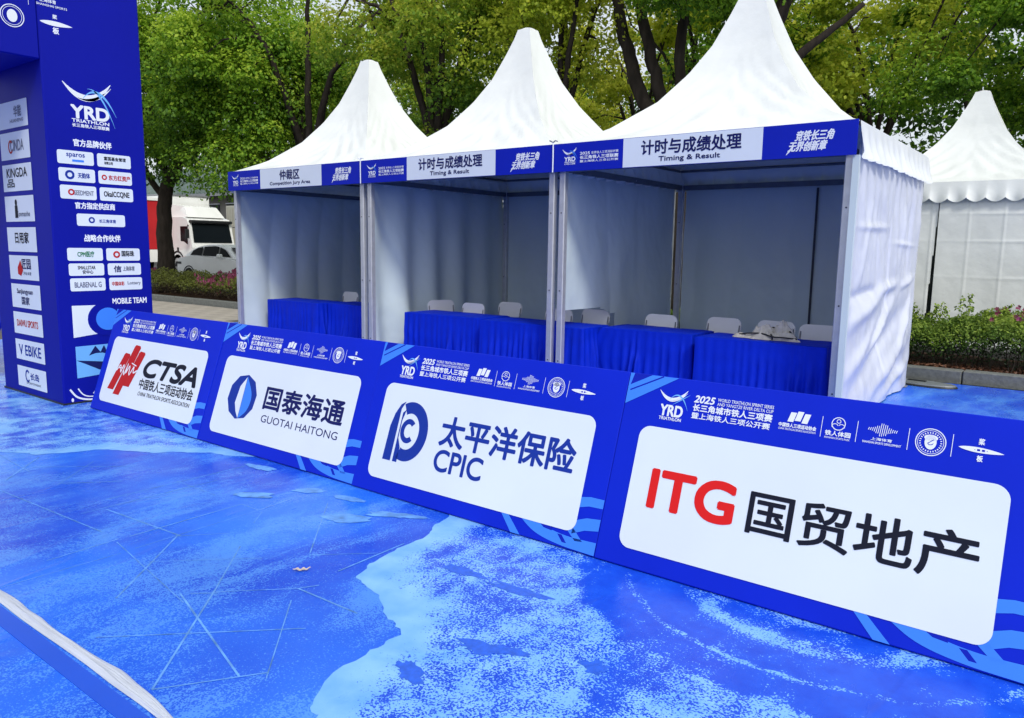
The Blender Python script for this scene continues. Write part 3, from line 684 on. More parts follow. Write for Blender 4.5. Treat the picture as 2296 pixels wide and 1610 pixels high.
# ============================================================ BARRIER BOARDS
BW, BV = 2.022, 1.055; TILT = -math.atan2(.3399, 1.0013)
hdr = {}
def header(b):
    """small row of logos printed along the top, mesh data shared by all boards"""
    global hdr
    if not hdr:
        tmp = bpy.data.objects.new('tmp', None)
        a = Print(.003); cu, cv, s = .29, .895, .17
        swoosh(a, cu, cv+s*.18, s); a.text('YRD', cu-s*.38, cv-s*.32, cu+s*.38, cv+s*.02, .04); a.text('TRIATHLON', cu-s*.38, cv-s*.46, cu+s*.38, cv-s*.36, .03)
        hdr['event_logo'] = (a.mesh('event_logo', m_lett), )
        a = Print(.0036); t = np.linspace(0, 1, 12)
        a.ribbon(np.stack([cu+s*(-.12+.66*t), cv+s*(.22+.85*t-1.15*t*t)], 1), s*.05*np.sin(np.pi*np.clip(t, .05, .97)))
        a.ribbon(np.stack([cu+s*(.0+.55*t), cv+s*(.05+.38*t)], 1), s*.03*np.sin(np.pi*np.clip(t, .05, .97)))
        hdr['event_logo_stroke'] = (a.mesh('event_logo_stroke', m_sky), )
        a = Print(.003); a.text('2025', .41, .935, .525, .972, .04, .2); a.text('WORLD TRIATHLON SPRINT SERIES', .54, .955, .835, .972, .01); a.text('AND YANGTZE RIVER DELTA CUP', .54, .933, .835, .949, .01)
        a.text('长三角城市铁人三项赛', .41, .888, .835, .926, .03); a.text('暨上海铁人三项公开赛', .41, .848, .83, .880, .02)
        hdr['event_title'] = (a.mesh('event_title', m_lett), )
        a = Print(.003)
        for k in range(3):
            x = .917+k*.034; y = .905+(.008 if k == 1 else 0); a.poly([(x-.006, y), (x+.022, y), (x+.034, y+.048), (x+.006, y+.048)])
        a.text('中国铁人三项运动协会', .872, .877, 1.052, .897, .03); a.text('CHINA TRIATHLON SPORTS ASSOCIATION', .872, .862, 1.052, .872, .01)
        hdr['association_logo'] = (a.mesh('association_logo', m_lett), )
        a = Print(.003); a.ring(1.15, .928, .030, .004); a.ring(1.15, .940, .009, .003, 14); a.arc(1.135, .915, .014, .012, 20, 200, .003, 10); a.arc(1.165, .915, .014, .012, -20, 160, .003, 10)
        a.text('铁人体园', 1.095, .868, 1.21, .892, .03); a.text('IRONMAN SPORTS PARK', 1.095, .853, 1.21, .862, .01)
        hdr['club_logo'] = (a.mesh('club_logo', m_lett), )
        a = Print(.003)
        for k in range(15):
            x = 1.285+k*.0085; hh = .006+.028*math.exp(-((k-7)/3.2)**2)*(.6+.4*abs(math.sin(k*1.9))); a.ribbon([(x-.002, .928-hh), (x+.002, .928+hh)], .0028)
        a.text('上海体育', 1.30, .876, 1.39, .890, .02); a.text('SHANGHAI SPORTS DEVELOPMENT', 1.265, .860, 1.43, .870, .02)
        hdr['wave_logo'] = (a.mesh('wave_logo', m_lett), )
        a = Print(.003); a.ring(1.545, .905, .060, .004, 40); a.ring(1.545, .905, .052, .002, 40); a.ell(1.545, .905, .024, .033, 20); a.ell(1.545, .925, .028, .014, 14)
        for k in range(26):
            th = k*2*math.pi/26; a.ribbon([(1.545+.039*math.cos(th), .905+.039*math.sin(th)), (1.545+.046*math.cos(th), .905+.046*math.sin(th))], .004)
        hdr['round_emblem'] = (a.mesh('round_emblem', m_lett), )
        a = Print(.0036); a.arc(1.545, .905, .012, .012, 200, 340, .003, 8); a.ribbon([(1.535, .90), (1.558, .918)], .003); hdr['round_emblem_mark'] = (a.mesh('round_emblem_mark', m_blue), )
        a = Print(.003); t = np.linspace(0, 1, 20); a.ribbon(np.stack([1.655+.17*t, .905-.008*t], 1), .022*np.sin(np.pi*t**.85)**.8+.001); a.text('桨', 1.728, .925, 1.750, .952, .03); a.text('板', 1.728, .852, 1.750, .878, .03)
        hdr['paddle_logo'] = (a.mesh('paddle_logo', m_lett), )
        a = Print(.0036); a.text('• ■ ■ •', 1.715, .897, 1.765, .905, .02); hdr['paddle_logo_mark'] = (a.mesh('paddle_logo_mark', m_blue), )
        a = Print(.003)
        for x in (1.075, 1.235, 1.455, 1.630): a.ribbon([(x, .855), (x, .955)], .0025)
        hdr['divider_lines'] = (a.mesh('divider_lines', m_lett), )
        a = Print(.0025); a.poly([(.004, BV-.003), (.30, BV-.003), (.004, .875)]); hdr['corner_flash'] = (a.mesh('corner_flash', m_lblue), )
        a = Print(.0032); a.poly([(.03, BV-.003), (.14, BV-.003), (.015, .985)]); a.ribbon([(.02, .955), (.21, BV-.004)], .008); hdr['corner_flash_stripe'] = (a.mesh('corner_flash_stripe', m_blue), )
        a = Print(.0025); a.poly([(1.33, .11), (1.385, .11), (1.505, .002), (1.435, .002)])
        q = bez([(1.46, .12), (1.60, .045), (1.78, .012), (2.018, .004)], 6); q2 = bez([(2.018, .075), (1.84, .07), (1.70, .085), (1.58, .12)], 6)
        a.poly([tuple(p) for p in q]+[tuple(p) for p in q2])
        a.poly([(1.80, .12), (1.86, .12), (1.93, .06), (1.88, .055)])
        a.poly([(1.85, .300), (1.93, .315), (2.018, .315), (2.018, .265), (1.93, .262), (1.85, .240)]); a.poly([(1.85, .165), (1.93, .195), (2.018, .205), (2.018, .140), (1.93, .125), (1.85, .09)])
        hdr['edge_stripes'] = (a.mesh('edge_stripes', m_lblue), )
        a = Print(.0032); a.poly([(1.66, .083), (1.72, .077), (1.70, .12), (1.60, .12)]); a.poly([(1.76, .07), (1.79, .07), (1.83, .03), (1.80, .03)]); hdr['edge_stripe_gap'] = (a.mesh('edge_stripe_gap', m_blue), )
        a = Print(.0045); a.rect(.13, .10, 1.87, .77, .065, 8); hdr['white_panel'] = (a.mesh('white_panel', m_white), )
        hdr['panel'] = (MB().box(0, BW-.004, 0, .028, 0, BV, .004).mesh('panel', m_bluep), )
        hdr['rear_strut'] = (MB().box(.25, .29, .03, .05, .02, BV-.05).box(1.72, 1.76, .03, .05, .02, BV-.05).mesh('rear_strut', m_steel), )
    for k, (me,) in hdr.items(): link(k, me, b)
def board(x, label, y=-4.163):
    b = thing('sponsor_board', label, 'barrier board', (x, y+random.uniform(-.006, .006), .010), (TILT+R(random.uniform(-.35, .35)), 0, R(random.uniform(-.15, .15))), 'tilted blue sponsor boards in a row')
    header(b)
    # rear foot keeps the leaning board up (child, drawn upright behind the panel)
    st = MB()
    for u in (.27, 1.74):
        c, s = math.cos(-TILT), math.sin(-TILT)
        def wl(yw, zw): return (c*yw-s*zw, s*yw+c*zw)
        # local y,z for world offsets
        y1, z1 = (.05, BV-.12); yf = .62; zf = 0.0
        yl = yf*math.cos(TILT)+zf*math.sin(TILT); zl = -yf*math.sin(TILT)+zf*math.cos(TILT)
        st.tube([(u, y1, z1), (u, yl, zl)], .012, 6)
    st.obj('rear_leg', m_steel, b)
    return b
XL = -.179
b4 = board(XL, 'nearest sponsor board, three big red letters beside four dark characters')
q = Print(.006); q.text('ITG', .258, .341, .719, .542, .038); q.obj('lettering', m_red, b4)
q = Print(.006); q.text('国贸地产', .80, .330, 1.785, .540, .015); q.obj('lettering', m_navy if False else m_ink, b4)
b3 = board(XL-BW, 'sponsor board with royal blue lettering beside a rounded P shaped emblem')
q = Print(.006); q.text('太平洋保险', .725, .415, 1.775, .610, .024); q.obj('lettering', m_cpic, b3); q = Print(.006); q.text('CPIC', .72, .245, 1.125, .385, .022); q.obj('lettering', m_cpic, b3)
q = Print(.006)   # emblem
cu, cv = .455, .455
q.arc(.430, .455, .138, .165, -112, 118, .080, 34)
q.poly([(.343, .235), (.385, .235), (.385, .34), (.352, .40), (.352, .52), (.372, .60), (.343, .575)])
q.poly([(.245, .235), (.322, .235), (.322, .60), (.352, .655), (.31, .63), (.272, .56), (.250, .47)])
q.arc(.428, .458, .054, .066, 45, 315, .036, 24)
q.obj('emblem', m_cpic, b3)
b2 = board(XL-2*BW, 'sponsor board with navy lettering beside a faceted blue circle with white slit')
q = Print(.006); q.text('国泰海通', .795, .385, 1.765, .570, .024); q.obj('lettering', m_navy, b2)
q = Print(.006); q.text('GUOTAI HAITONG', .81, .275, 1.755, .335, .005); q.obj('lettering', m_navy, b2)
q = Print(.006); cu, cv = .485, .44
q.poly([(cu+.198*math.cos(R(36*k)+.2), cv+.192*math.sin(R(36*k)+.2)) for k in range(10)]); q.obj('emblem', m_cpic, b2)
q = Print(.0068); q.poly([tuple(p) for p in bez([(cu+.015, cv-.185), (cu+.11, cv-.10), (cu+.125, cv+.03), (cu+.015, cv+.175)], 6)]); q.obj('emblem_facet', m_lblue, b2)
q = Print(.0075); q.poly([(cu+.012, cv+.170), (cu-.055, cv+.085), (cu-.075, cv-.06), (cu-.035, cv-.13), (cu+.012, cv-.180)]); q.obj('emblem_slit', m_white, b2)
b1 = board(XL-3*BW, 'sponsor board with bold italic black letters beside red slanted bars')
q = Print(.006); q.text('CTSA', .855, .430, 1.785, .600, .05, .28); q.obj('lettering', m_ink, b1)
q = Print(.006); q.text('中国铁人三项运动协会', .84, .305, 1.79, .405, .018); q.obj('lettering', m_ink, b1); q = Print(.006); q.text('CHINA TRIATHLON SPORTS ASSOCIATION', .86, .240, 1.78, .278, .01, .2); q.obj('lettering', m_grey if False else m_ink, b1)
q = Print(.006)
for (x, y0, y1, sh) in ((.250, .235, .615, .160), (.385, .195, .71, .185), (.535, .295, .655, .150)):
    w_ = .122; q.poly([(x, y0), (x+w_, y0+.0), (x+w_+sh, y1-.02), (x+w_+sh-.015, y1), (x+sh+.02, y1+.005), (x+sh, y1-.015)])
q.obj('emblem', m_dred, b1)
q = Print(.0068); q.ribbon(bez([(.34, .43), (.40, .49), (.43, .42), (.46, .50), (.50, .40), (.54, .52), (.53, .42), (.58, .50), (.60, .41), (.66, .50), (.67, .44), (.74, .47)], 4), .014)
q.ribbon([(.36, .46), (.44, .465)], .010); q.ribbon([(.60, .53), (.70, .51)], .010); q.obj('emblem_script', m_lett, b1)
b0 = board(-11.05, 'sponsor board with green hook mark seen past the arch leg at left edge', -4.20)
q = Print(.006); q.arc(1.55, .50, .12, .12, 120, 400, .05); q.obj('emblem', m_green, b0)
q = Print(.006); q.text('禾家', 1.35, .20, 1.75, .32, .03); q.text('体育健康', 1.35, .14, 1.75, .18, .02); q.obj('lettering', m_cpic, b0)

# ============================================================ ARCH
ax, ay, az = -6.574, -4.275, 5.2
ar = thing('event_arch', 'tall blue event arch with swoosh logo and rows of white sponsor plates', 'arch', (0, 0, 0))
def bulgebox(name, x0, x1, y0, y1, z0, z1, n=10):
    return MB().box(x0, x1, y0, y1, z0, z1, .02)
leg = MB().box(ax-1.56, ax, ay, ay+1.0, .004, az, .015); leg.obj('leg', m_arch, ar)
MB().box(ax-1.56, ax, ay-8.2, ay-7.2, .004, az, .015).obj('leg', m_arch, ar)
MB().box(ax-1.53, ax-.002, ay-7.19, ay-.004, 3.46, az-.003, .012).obj('crossbeam', m_arch, ar)
box('base_plinth', ax-1.58, ax+.006, ay-.006, ay+1.006, 0, .02, m_trim, ar)
PF = ar
def F(off=.003): return Print(ax+off)
Ff = lambda u, v, o: (o, u, v)
event_logo(ar, Ff, -3.84, 3.05, .50, ax+.003)
q = F()
q.text('官方品牌伙伴', -4.02, 2.665, -3.64, 2.735, .03); q.text('官方指定供应商', -4.04, 2.035, -3.64, 2.10, .03); q.text('战略合作伙伴', -3.97, 1.70, -3.60, 1.77, .03)
q.text('MOBILE TEAM', -3.72, 1.035, -3.35, 1.095, .03)
q.ring(-4.50, 3.815, .10, .008); q.ring(-4.50, 3.815, .082, .004); q.ell(-4.50, 3.815, .045, .058)
t = np.linspace(0, 1, 20); q.ribbon(np.stack([-4.26+.30*t, 3.825+.0*t], 1), .045*np.sin(np.pi*t**.85)**.8+.001); q.text('桨', -4.14, 3.87, -4.10, 3.91, .03); q.text('板', -4.145, 3.73, -4.09, 3.79, .03)
q.text('上海体育', -4.25, 4.01, -4.10, 4.045, .02); q.text('SHANGHAI SPORTS', -4.28, 3.975, -4.0, 3.995, .02); q.text('铁人体园', -4.62, 4.01, -4.42, 4.06, .03)
q.ribbon([(-4.35, 3.95), (-4.35, 4.1)], .004)
q.ribbon(bez([(-4.21, .16), (-4.14, .07), (-4.02, .03), (-3.9, .035)], 6), .018); q.ribbon(bez([(-4.13, .16), (-4.08, .09), (-4.0, .06), (-3.85, .06)], 6), .012); q.ribbon(bez([(-3.98, .09), (-3.9, .17), (-3.75, .20)], 6), .008); q.ell(-4.19, .045, .012, .02)
q.obj('lettering', m_lett, ar, Ff)
def plate(u0, v0, u1, v1, fn, base, r=.02):
    p_ = Print(base+.004); p_.rect(u0, v0, u1, v1, r, 4); return p_.obj('sponsor_plate', m_white, ar, fn)
fp = [(-4.185, 2.480, -3.830, 2.615), (-3.795, 2.480, -3.445, 2.615), (-4.182, 2.305, -3.826, 2.440), (-3.792, 2.305, -3.442, 2.440), (-4.178, 2.130, -3.822, 2.268), (-3.788, 2.130, -3.438, 2.268),
      (-4.035, 1.86, -3.54, 1.985), (-4.150, 1.50, -3.795, 1.632), (-3.758, 1.50, -3.398, 1.632), (-4.145, 1.345, -3.790, 1.472), (-3.752, 1.345, -3.394, 1.472), (-4.140, 1.185, -3.785, 1.318), (-3.745, 1.185, -3.388, 1.318)]
ft = [[('sparos', .25, .45, .75, .8, m_cpic), ('▬', .40, .2, .72, .35, m_lblue)], [('富国基金管理', .2, .52, .85, .8, m_ink), ('有限公司', .2, .2, .45, .42, m_ink)], [('天韵体', .52, .3, .85, .7, m_cpic)], [('东方红资产', .3, .3, .95, .7, m_dred)], [('SEEDMENT', .38, .3, .92, .65, m_grey)],
      [('OkaICCQNE', .12, .25, .88, .72, m_ink)], [('长三角体育', .45, .3, .8, .6, m_cpic)], [('CPM医疗', .28, .3, .75, .75, m_green)], [('国际珠', .45, .35, .82, .8, m_ink)], [('SMALLSTAR', .25, .52, .75, .8, m_ink), ('安中心', .38, .15, .68, .45, m_ink)],
      [('上海体育', .45, .35, .8, .75, m_grey), ('信', .18, .25, .40, .8, m_navy)], [('BLABENAL G', .12, .28, .88, .7, m_grey)], [('中国体彩', .08, .35, .45, .68, m_dred), ('Lottery', .55, .35, .95, .68, m_grey)]]
for (u0, v0, u1, v1), tx in zip(fp, ft):
    pl_ = plate(u0, v0, u1, v1, Ff, ax)
    for (s_, a, b, c, d, mm) in tx:
        q = Print(ax+.006); q.text(s_, u0+(u1-u0)*a, v0+(v1-v0)*b, u0+(u1-u0)*c, v0+(v1-v0)*d, .02); q.obj('lettering', mm, pl_, Ff)
for (i, mm, rr_) in ((2, m_cpic, .05), (3, m_dred, .03), (4, m_dred, .035), (6, m_cpic, .035), (8, m_dred, .04)):
    u0, v0, u1, v1 = fp[i]; q = Print(ax+.006); q.ring(u0+(u1-u0)*(.30 if i != 3 else .17), (v0+v1)/2, rr_*.7, rr_*.45, 16); q.obj('emblem', mm, ar, Ff)
# pictures low on the leg
q = F(.004); q.poly([(-4.14, .70), (-3.80, .735), (-3.80, 1.03), (-4.14, 1.035)]); q.obj('picture_panel', m_white, ar, Ff)
q = F(.005); q.ell(-3.80, .88, .19, .18); q.obj('picture_ring', m_navy if False else m_arch, ar, Ff)
q = F(.006); q.ell(-3.78, .88, .125, .12); q.obj('picture_disc', m_lblue, ar, Ff)
q = F(.004); q.poly([(-4.13, .27), (-3.70, .30), (-3.70, .61), (-4.13, .605)]); q.obj('picture_panel', m_sky, ar, Ff)
q = F(.005); q.poly([(-4.13, .46), (-3.98, .44), (-3.70, .40), (-3.70, .28), (-3.90, .34), (-4.05, .42)]); q.poly([(-4.0, .50), (-3.93, .60), (-3.88, .53), (-3.84, .60), (-3.80, .50), (-3.86, .52), (-3.93, .52)]); q.obj('picture_boat', m_navy, ar, Ff)
# inner side plates (face towards -y)
Fs = lambda u, v, o: (u, ay-o, v)
sp = [(3.14, 2.87), (2.83, 2.55), (2.50, 2.22), (2.17, 1.90), (1.84, 1.58), (1.54, 1.28), (1.23, .97), (.92, .68), (.615, .39), (.315, .085)]
stx = [[('华能', .55, .4, .8, .8, m_grey), ('HUANENG', .4, .2, .85, .32, m_grey)], [('CINDA', .35, .3, .8, .7, m_grey)], [('KINGDA', .15, .52, .85, .85, m_ink), ('品', .15, .15, .4, .45, m_ink)], [('Tonmanhe', .40, .2, .85, .4, m_grey)], [('日用家', .28, .35, .75, .8, m_ink)],
       [('匠园', .45, .45, .75, .85, m_navy), ('沪动 体育', .48, .2, .75, .34, m_grey)], [('Sanjiangyuan', .2, .55, .75, .8, m_navy), ('国家', .35, .15, .62, .48, m_navy)], [('DAIWU SPORTS', .12, .35, .85, .65, m_dred)], [('V EBIKE', .12, .25, .88, .75, m_cpic)], [('长岛', .45, .42, .75, .75, m_cpic), ('SPORTSWEAR', .3, .18, .8, .28, m_grey)]]
for (z1, z0), tx in zip(sp, stx):
    u0, u1 = -7.72, -6.965
    pl_ = plate(u0, z0, u1, z1, Fs, 0, .006)
    for (s_, a, b, c, d, mm) in tx:
        q = Print(.006); q.text(s_, u0+(u1-u0)*a, z0+(z1-z0)*b, u0+(u1-u0)*c, z0+(z1-z0)*d, .02); q.obj('lettering', mm, pl_, Fs)
for (i, mm) in ((1, m_dred), (5, m_dred), (9, m_cpic), (3, m_ink)):
    z1, z0 = sp[i]; q = Print(.0065)
    if i == 3: q.ell(-7.42, z0+.20, .03, .035, 12); q.poly([(-7.46, z0+.04), (-7.38, z0+.04), (-7.385, z0+.17), (-7.455, z0+.17)])
    elif i == 5: q.poly([(-7.50, z0+.06), (-7.42, z0+.04), (-7.36, z0+.10), (-7.42, z0+.21), (-7.50, z0+.13)])
    else: q.arc(-7.45, z0+.13, .05, .06, 40, 320, .022, 14)
    q.obj('emblem', mm, ar, Fs)

# ============================================================ SEAM FILM, LEAF, PLATE
nu, nv = 260, 26
u = np.linspace(-8.5, 3.0, nu)[:, None]; v = np.linspace(0, 1, nv)[None, :]
wdt = .050+.016*fbm(u, u*0, 3, 3, .5)
y = -6.415+.012*fbm(u, u*0, 8, 3, .9)+v*wdt
z = .004+np.sin(np.pi*v)**.6*(.006+.010*np.abs(fbm(u*1.2, v*6+u*.3, 5, 3, 1)))+.004*np.abs(np.sin(v*20+2*fbm(u, v, 9, 2, .6)))*np.sin(np.pi*v)
film = link('plastic_film_strip', mesh('plastic_film_strip', np.stack([u+0*z, y+0*z, z], -1).reshape(-1, 3), grid_faces(nu, nv), m_tape, True))
tag(film, 'crumpled white plastic film strip along the carpet seam at lower left', 'plastic strip')
n, k = 20, 9; uu = np.linspace(-1, 1, n)[:, None]; vv = np.linspace(-1, 1, k)[None, :]
wv = (1-uu**2)**.7*(.30+.07*np.sin(uu*11))*vv
V = np.stack([uu*.048+0*vv, wv*.048, .004+.010*uu**2+.012*np.abs(wv)+.003*np.sin(uu*9)], -1).reshape(-1, 3)
lf = link('dry_leaf', mesh('dry_leaf', V, grid_faces(n, k), m_leafdry, True)); lf.location = (-1.281, -5.286, .002); lf.rotation_euler = (0, 0, R(48)); tag(lf, 'curled dry tan leaf lying alone on the blue carpet', 'leaf')
bp = thing('flat_board', 'flat grey oval board with dark rim lying by the nearest tent back corner', 'board', (.12, 3.55, .004), (0, 0, R(-8)))
th = np.linspace(0, 2*np.pi, 36, endpoint=False)
def oval(a, b, z0, z1, name, m):
    P_ = [(a*math.cos(t_), b*math.sin(t_)) for t_ in th]; mb = MB(); n_ = 36
    mb.add([(x, y_, z0) for x, y_ in P_]+[(x*.97, y_*.95, z1) for x, y_ in P_], [tuple(range(n_))[::-1], tuple(range(n_, 2*n_))]+[(i, (i+1) % n_, (i+1) % n_+n_, i+n_) for i in range(n_)]); return mb.obj(name, m, bp)
oval(.42, .20, 0, .018, 'rim', m_trim); oval(.40, .18, .019, .034, 'deck', mat('grey_deck', (.18, .20, .21), .4, .5, var=.2, vscale=6))
box('handle', -.2, .02, .03, .09, .035, .045, m_trim, bp)

# ============================================================ VEHICLES
def wheel(p, x, y, r, w_, side=-1):
    o = MB().disc((x, y, r), (0, 1, 0), r, w_, 24).obj('wheel', m_tyre, p)
    MB().disc((x, y+side*(w_/2+.005), r), (0, 1, 0), r*.62, .02, 18).obj('rim', m_rim, o)
def extr(P, y0, y1, shrink=None):
    """prism from an xz outline"""
    n_ = len(P); mb = MB()
    return mb.add([(x, y0, z) for x, z in P]+[(x, y1, z) for x, z in P], [tuple(range(n_))[::-1], tuple(range(n_, 2*n_))]+[(i, (i+1) % n_, (i+1) % n_+n_, i+n_) for i in range(n_)])
# sedan, nose towards +x
car = thing('parked_car', 'white sedan parked behind the flowering hedge beside the tree trunk', 'car', (-24.75, 7.05, .20))
Lc = 4.75; Wc = 1.82
prof = [(0, .45), (.02, .80), (.12, .98), (.55, 1.05), (1.1, 1.10), (2.0, 1.06), (3.2, 1.0), (4.2, .90), (4.6, .72), (4.72, .45), (4.6, .25), (.15, .25)]
body = bez(prof+[prof[0]], 4)[:-1]
ys = [0, .05, .2, Wc-.2, Wc-.05, Wc]; sc_ = [.97, 1, 1.005, 1.005, 1, .97]; V = []; Fq = []
nb = len(body)
for yy, s_ in zip(ys, sc_):
    for x, z in body: V.append((Lc/2+(x-Lc/2)*s_, yy, .6+(z-.6)*s_))
for i in range(len(ys)-1):
    for j in range(nb): Fq.append((i*nb+j, i*nb+(j+1) % nb, (i+1)*nb+(j+1) % nb, (i+1)*nb+j))
Fq += [tuple(range(nb))[::-1], tuple((len(ys)-1)*nb+j for j in range(nb))]
link('body', mesh('body', V, Fq, m_paint, False), car)
roofp = [(.35, 1.03), (.85, 1.28), (1.5, 1.44), (2.3, 1.47), (2.9, 1.38), (3.65, .99)]
rp = bez(roofp, 5); V = []; nb = len(rp)
for yy, s_, dz in ((.10, 1.0, -.0), (.30, .98, .0), (Wc-.30, .98, 0), (Wc-.10, 1.0, 0)):
    for x, z in rp: V.append((2.0+(x-2.0)*s_, yy+(.13*(z-1.0)/.47 if yy < .2 else (-.13*(z-1.0)/.47 if yy > Wc-.2 else 0)), z+(.015 if .2 < yy < Wc-.2 else 0)))
Fq = [(i*nb+j, i*nb+j+1, (i+1)*nb+j+1, (i+1)*nb+j) for i in range(3) for j in range(nb-1)]+[tuple(range(nb))[::-1], tuple(3*nb+j for j in range(nb))]
link('roof', mesh('roof', V, Fq, m_paint, False), car)
def win(P, name='window'):
    for side in (0, 1):
        V = []
        for x, z in P:
            yy = .10+.13*(z-1.0)/.47-.04; V.append((x, yy if side == 0 else Wc-yy, z))
        link(name, mesh(name, V, [tuple(range(len(P)))] if side == 0 else [tuple(range(len(P)))[::-1]], m_cglass), car)
win([(.80, 1.09), (1.55, 1.09), (1.55, 1.39), (1.25, 1.36), (.95, 1.26)]); win([(1.62, 1.09), (2.55, 1.08), (2.55, 1.40), (2.3, 1.425), (1.62, 1.40)]); win([(2.62, 1.08), (3.35, 1.06), (2.95, 1.30), (2.62, 1.39)])
link('windshield', mesh('windshield', [(3.60, .22, 1.03), (3.60, Wc-.22, 1.03), (2.98, Wc-.32, 1.372), (2.98, .32, 1.372)], [(0, 1, 2, 3)], m_glass), car).location = (.02, 0, .015)
link('rear_window', mesh('rear_window', [(.42, .24, 1.08), (.42, Wc-.24, 1.08), (.95, Wc-.32, 1.34), (.95, .32, 1.34)], [(0, 3, 2, 1)], m_glass), car).location = (-.02, 0, .02)
for x in (.85, 3.85):
    wheel(car, x, .09, .33, .2); wheel(car, x, Wc-.09, .33, .2, 1)
    MB().tube([(x+.39*math.cos(t_), -.003, .33+.39*math.sin(t_)) for t_ in np.linspace(0, math.pi, 12)], .022, 6).obj('wheel_arch', m_trim, car)
link('tail_light', MB().box(-.012, .35, -.012, .1, .78, .86).mesh('tail_light', m_trim), car); link('headlight', MB().box(4.3, 4.62, -.01, .2, .68, .78).mesh('headlight', m_chrome), car)
MB().box(2.85, 3.05, -.16, -.02, 1.02, 1.16, .03).obj('mirror', m_paint, car)
# white truck, nose towards +x
tr = thing('white_truck', 'white box truck with dark windshield facing right behind the parked sedan', 'truck', (-34.0, 13.0, .20))
Wt = 2.35
cabp = [(0.0, .55), (.06, 1.30), (-.02, 1.55), (-.22, 2.45), (-.40, 2.72), (-.75, 2.80), (-2.1, 2.80), (-2.1, .55)]
extr(cabp, 0, Wt).obj('cab', m_paint, tr)
link('windshield', mesh('windshield', [(.005, .12, 1.56), (.005, Wt-.12, 1.56), (-.215, Wt-.16, 2.50), (-.215, .16, 2.50)], [(0, 1, 2, 3)], m_glass), tr).location = (.012, 0, 0)
MB().box(-.30, -.02, .05, Wt-.05, 2.52, 2.66, .03).obj('sun_visor', m_trim, tr)
link('side_window', mesh('side_window', [(-.35, -.006, 1.45), (-.30, -.006, 2.35), (-1.0, -.006, 2.35), (-1.0, -.006, 1.62), (-.7, -.006, 1.60)], [(0, 1, 2, 3, 4)][0:1] if True else [], m_glass), tr)
box('grille', .045, .075, .95, 1.95, 1.02, 1.2, m_trim, tr); box('bumper', -.2, .14, .0, Wt, .30, .62, m_paint, tr, .04); box('emblem', .05, .08, .55, .72, 1.22, 1.34, m_steel, tr)
for y0 in (.12, Wt-.47): box('headlight', .10, .16, y0, y0+.35, .70, .88, m_chrome, tr)
for s, y0 in ((-1, -.02), (1, Wt+.02)):
    a = MB().tube([(-.15, y0, 2.35), (.12, y0+s*.22, 2.40), (.12, y0+s*.24, 2.2)], .02, 6).obj('mirror_arm', m_trim, tr); box('mirror', .07, .15, min(y0+s*.16, y0+s*.36), max(y0+s*.16, y0+s*.36), 1.75, 2.2, m_trim, a, .02)
MB().add([(-.55, .15, 2.81), (-.55, Wt-.15, 2.81), (-2.05, Wt-.1, 2.81), (-2.05, .1, 2.81), (-1.05, .3, 3.35), (-1.05, Wt-.3, 3.35), (-2.05, Wt-.15, 3.45), (-2.05, .15, 3.45)], [(0, 3, 2, 1), (4, 5, 6, 7), (0, 1, 5, 4), (1, 2, 6, 5), (2, 3, 7, 6), (3, 0, 4, 7)]).obj('wind_deflector', m_paint, tr)
cg = box('cargo_box', -8.2, -2.25, -.05, Wt+.05, .95, 3.92, m_paint, tr, .03)
box('roof_rail', -8.2, -2.2, -.07, Wt+.07, 3.92, 3.98, m_steel, cg)
box('chassis', -8.1, -.3, .6, Wt-.6, .5, .9, m_trim, tr); box('door_handle', -1.35, -1.2, -.02, 0, 1.05, 1.3, m_trim, tr); box('door_step', -1.6, -.9, -.03, .3, .35, .5, m_trim, tr)
for x in (-1.35, -6.6): wheel(tr, x, .14, .48, .28); wheel(tr, x, Wt-.14, .48, .28, 1)
MB().tube([(-1.35+.6*math.cos(t_), .01, .5+.6*math.sin(t_)) for t_ in np.linspace(0, math.pi, 12)], .05, 6).obj('wheel_arch', m_trim, tr)
# red cargo truck at the left, cream one behind
rt_ = thing('red_truck', 'red box truck with white lettering seen between the arch and the trunk', 'truck', (-36.1, 10.6, .20))
rb = box('cargo_box', -6.0, -.4, 0, 2.3, 1.18, 3.62, m_cargor, rt_, .02); box('top_rail', -6.05, -.35, -.03, 2.33, 3.62, 3.76, m_paint, rb); box('lower_skirt', -6.0, -.4, -.01, 2.3, .55, 1.17, m_paint, rt_)
q = Print(-.39); q.text('84', .85, 2.80, 1.45, 3.10, .04); q.rect(.8, 2.6, 1.5, 2.63); q.obj('lettering', m_lett, rb, SD)
q = Print(-.39); q.text('福建', .75, 1.65, 1.45, 2.05, .04); q.obj('lettering', m_lett, rb, SD)
box('cab', -8.2, -6.15, .05, 2.25, .5, 2.7, m_cargor, rt_, .12)
for x in (-7.2, -1.9): wheel(rt_, x, .14, .45, .28); wheel(rt_, x, 2.16, .45, .28, 1)
ct = thing('cream_truck', 'cream ribbed cargo truck partly hidden behind the white truck and tent', 'truck', (-40.0, 18.7, .20))
cb = box('cargo_box', 0, 8.5, 0, 2.4, 1.0, 3.75, m_cream, ct, .03)
for i in range(34): box('rib', .15+i*.25, .20+i*.25, -.02, .0, 1.1, 3.6, m_cream, cb)
box('chassis', 0, 8.5, .5, 1.9, .5, .98, m_trim, ct); box('cab', 8.6, 10.4, .05, 2.35, .5, 2.7, m_paint, ct, .12)
for x in (1.5, 9.5): wheel(ct, x, .14, .48, .28); wheel(ct, x, 2.26, .48, .28, 1)
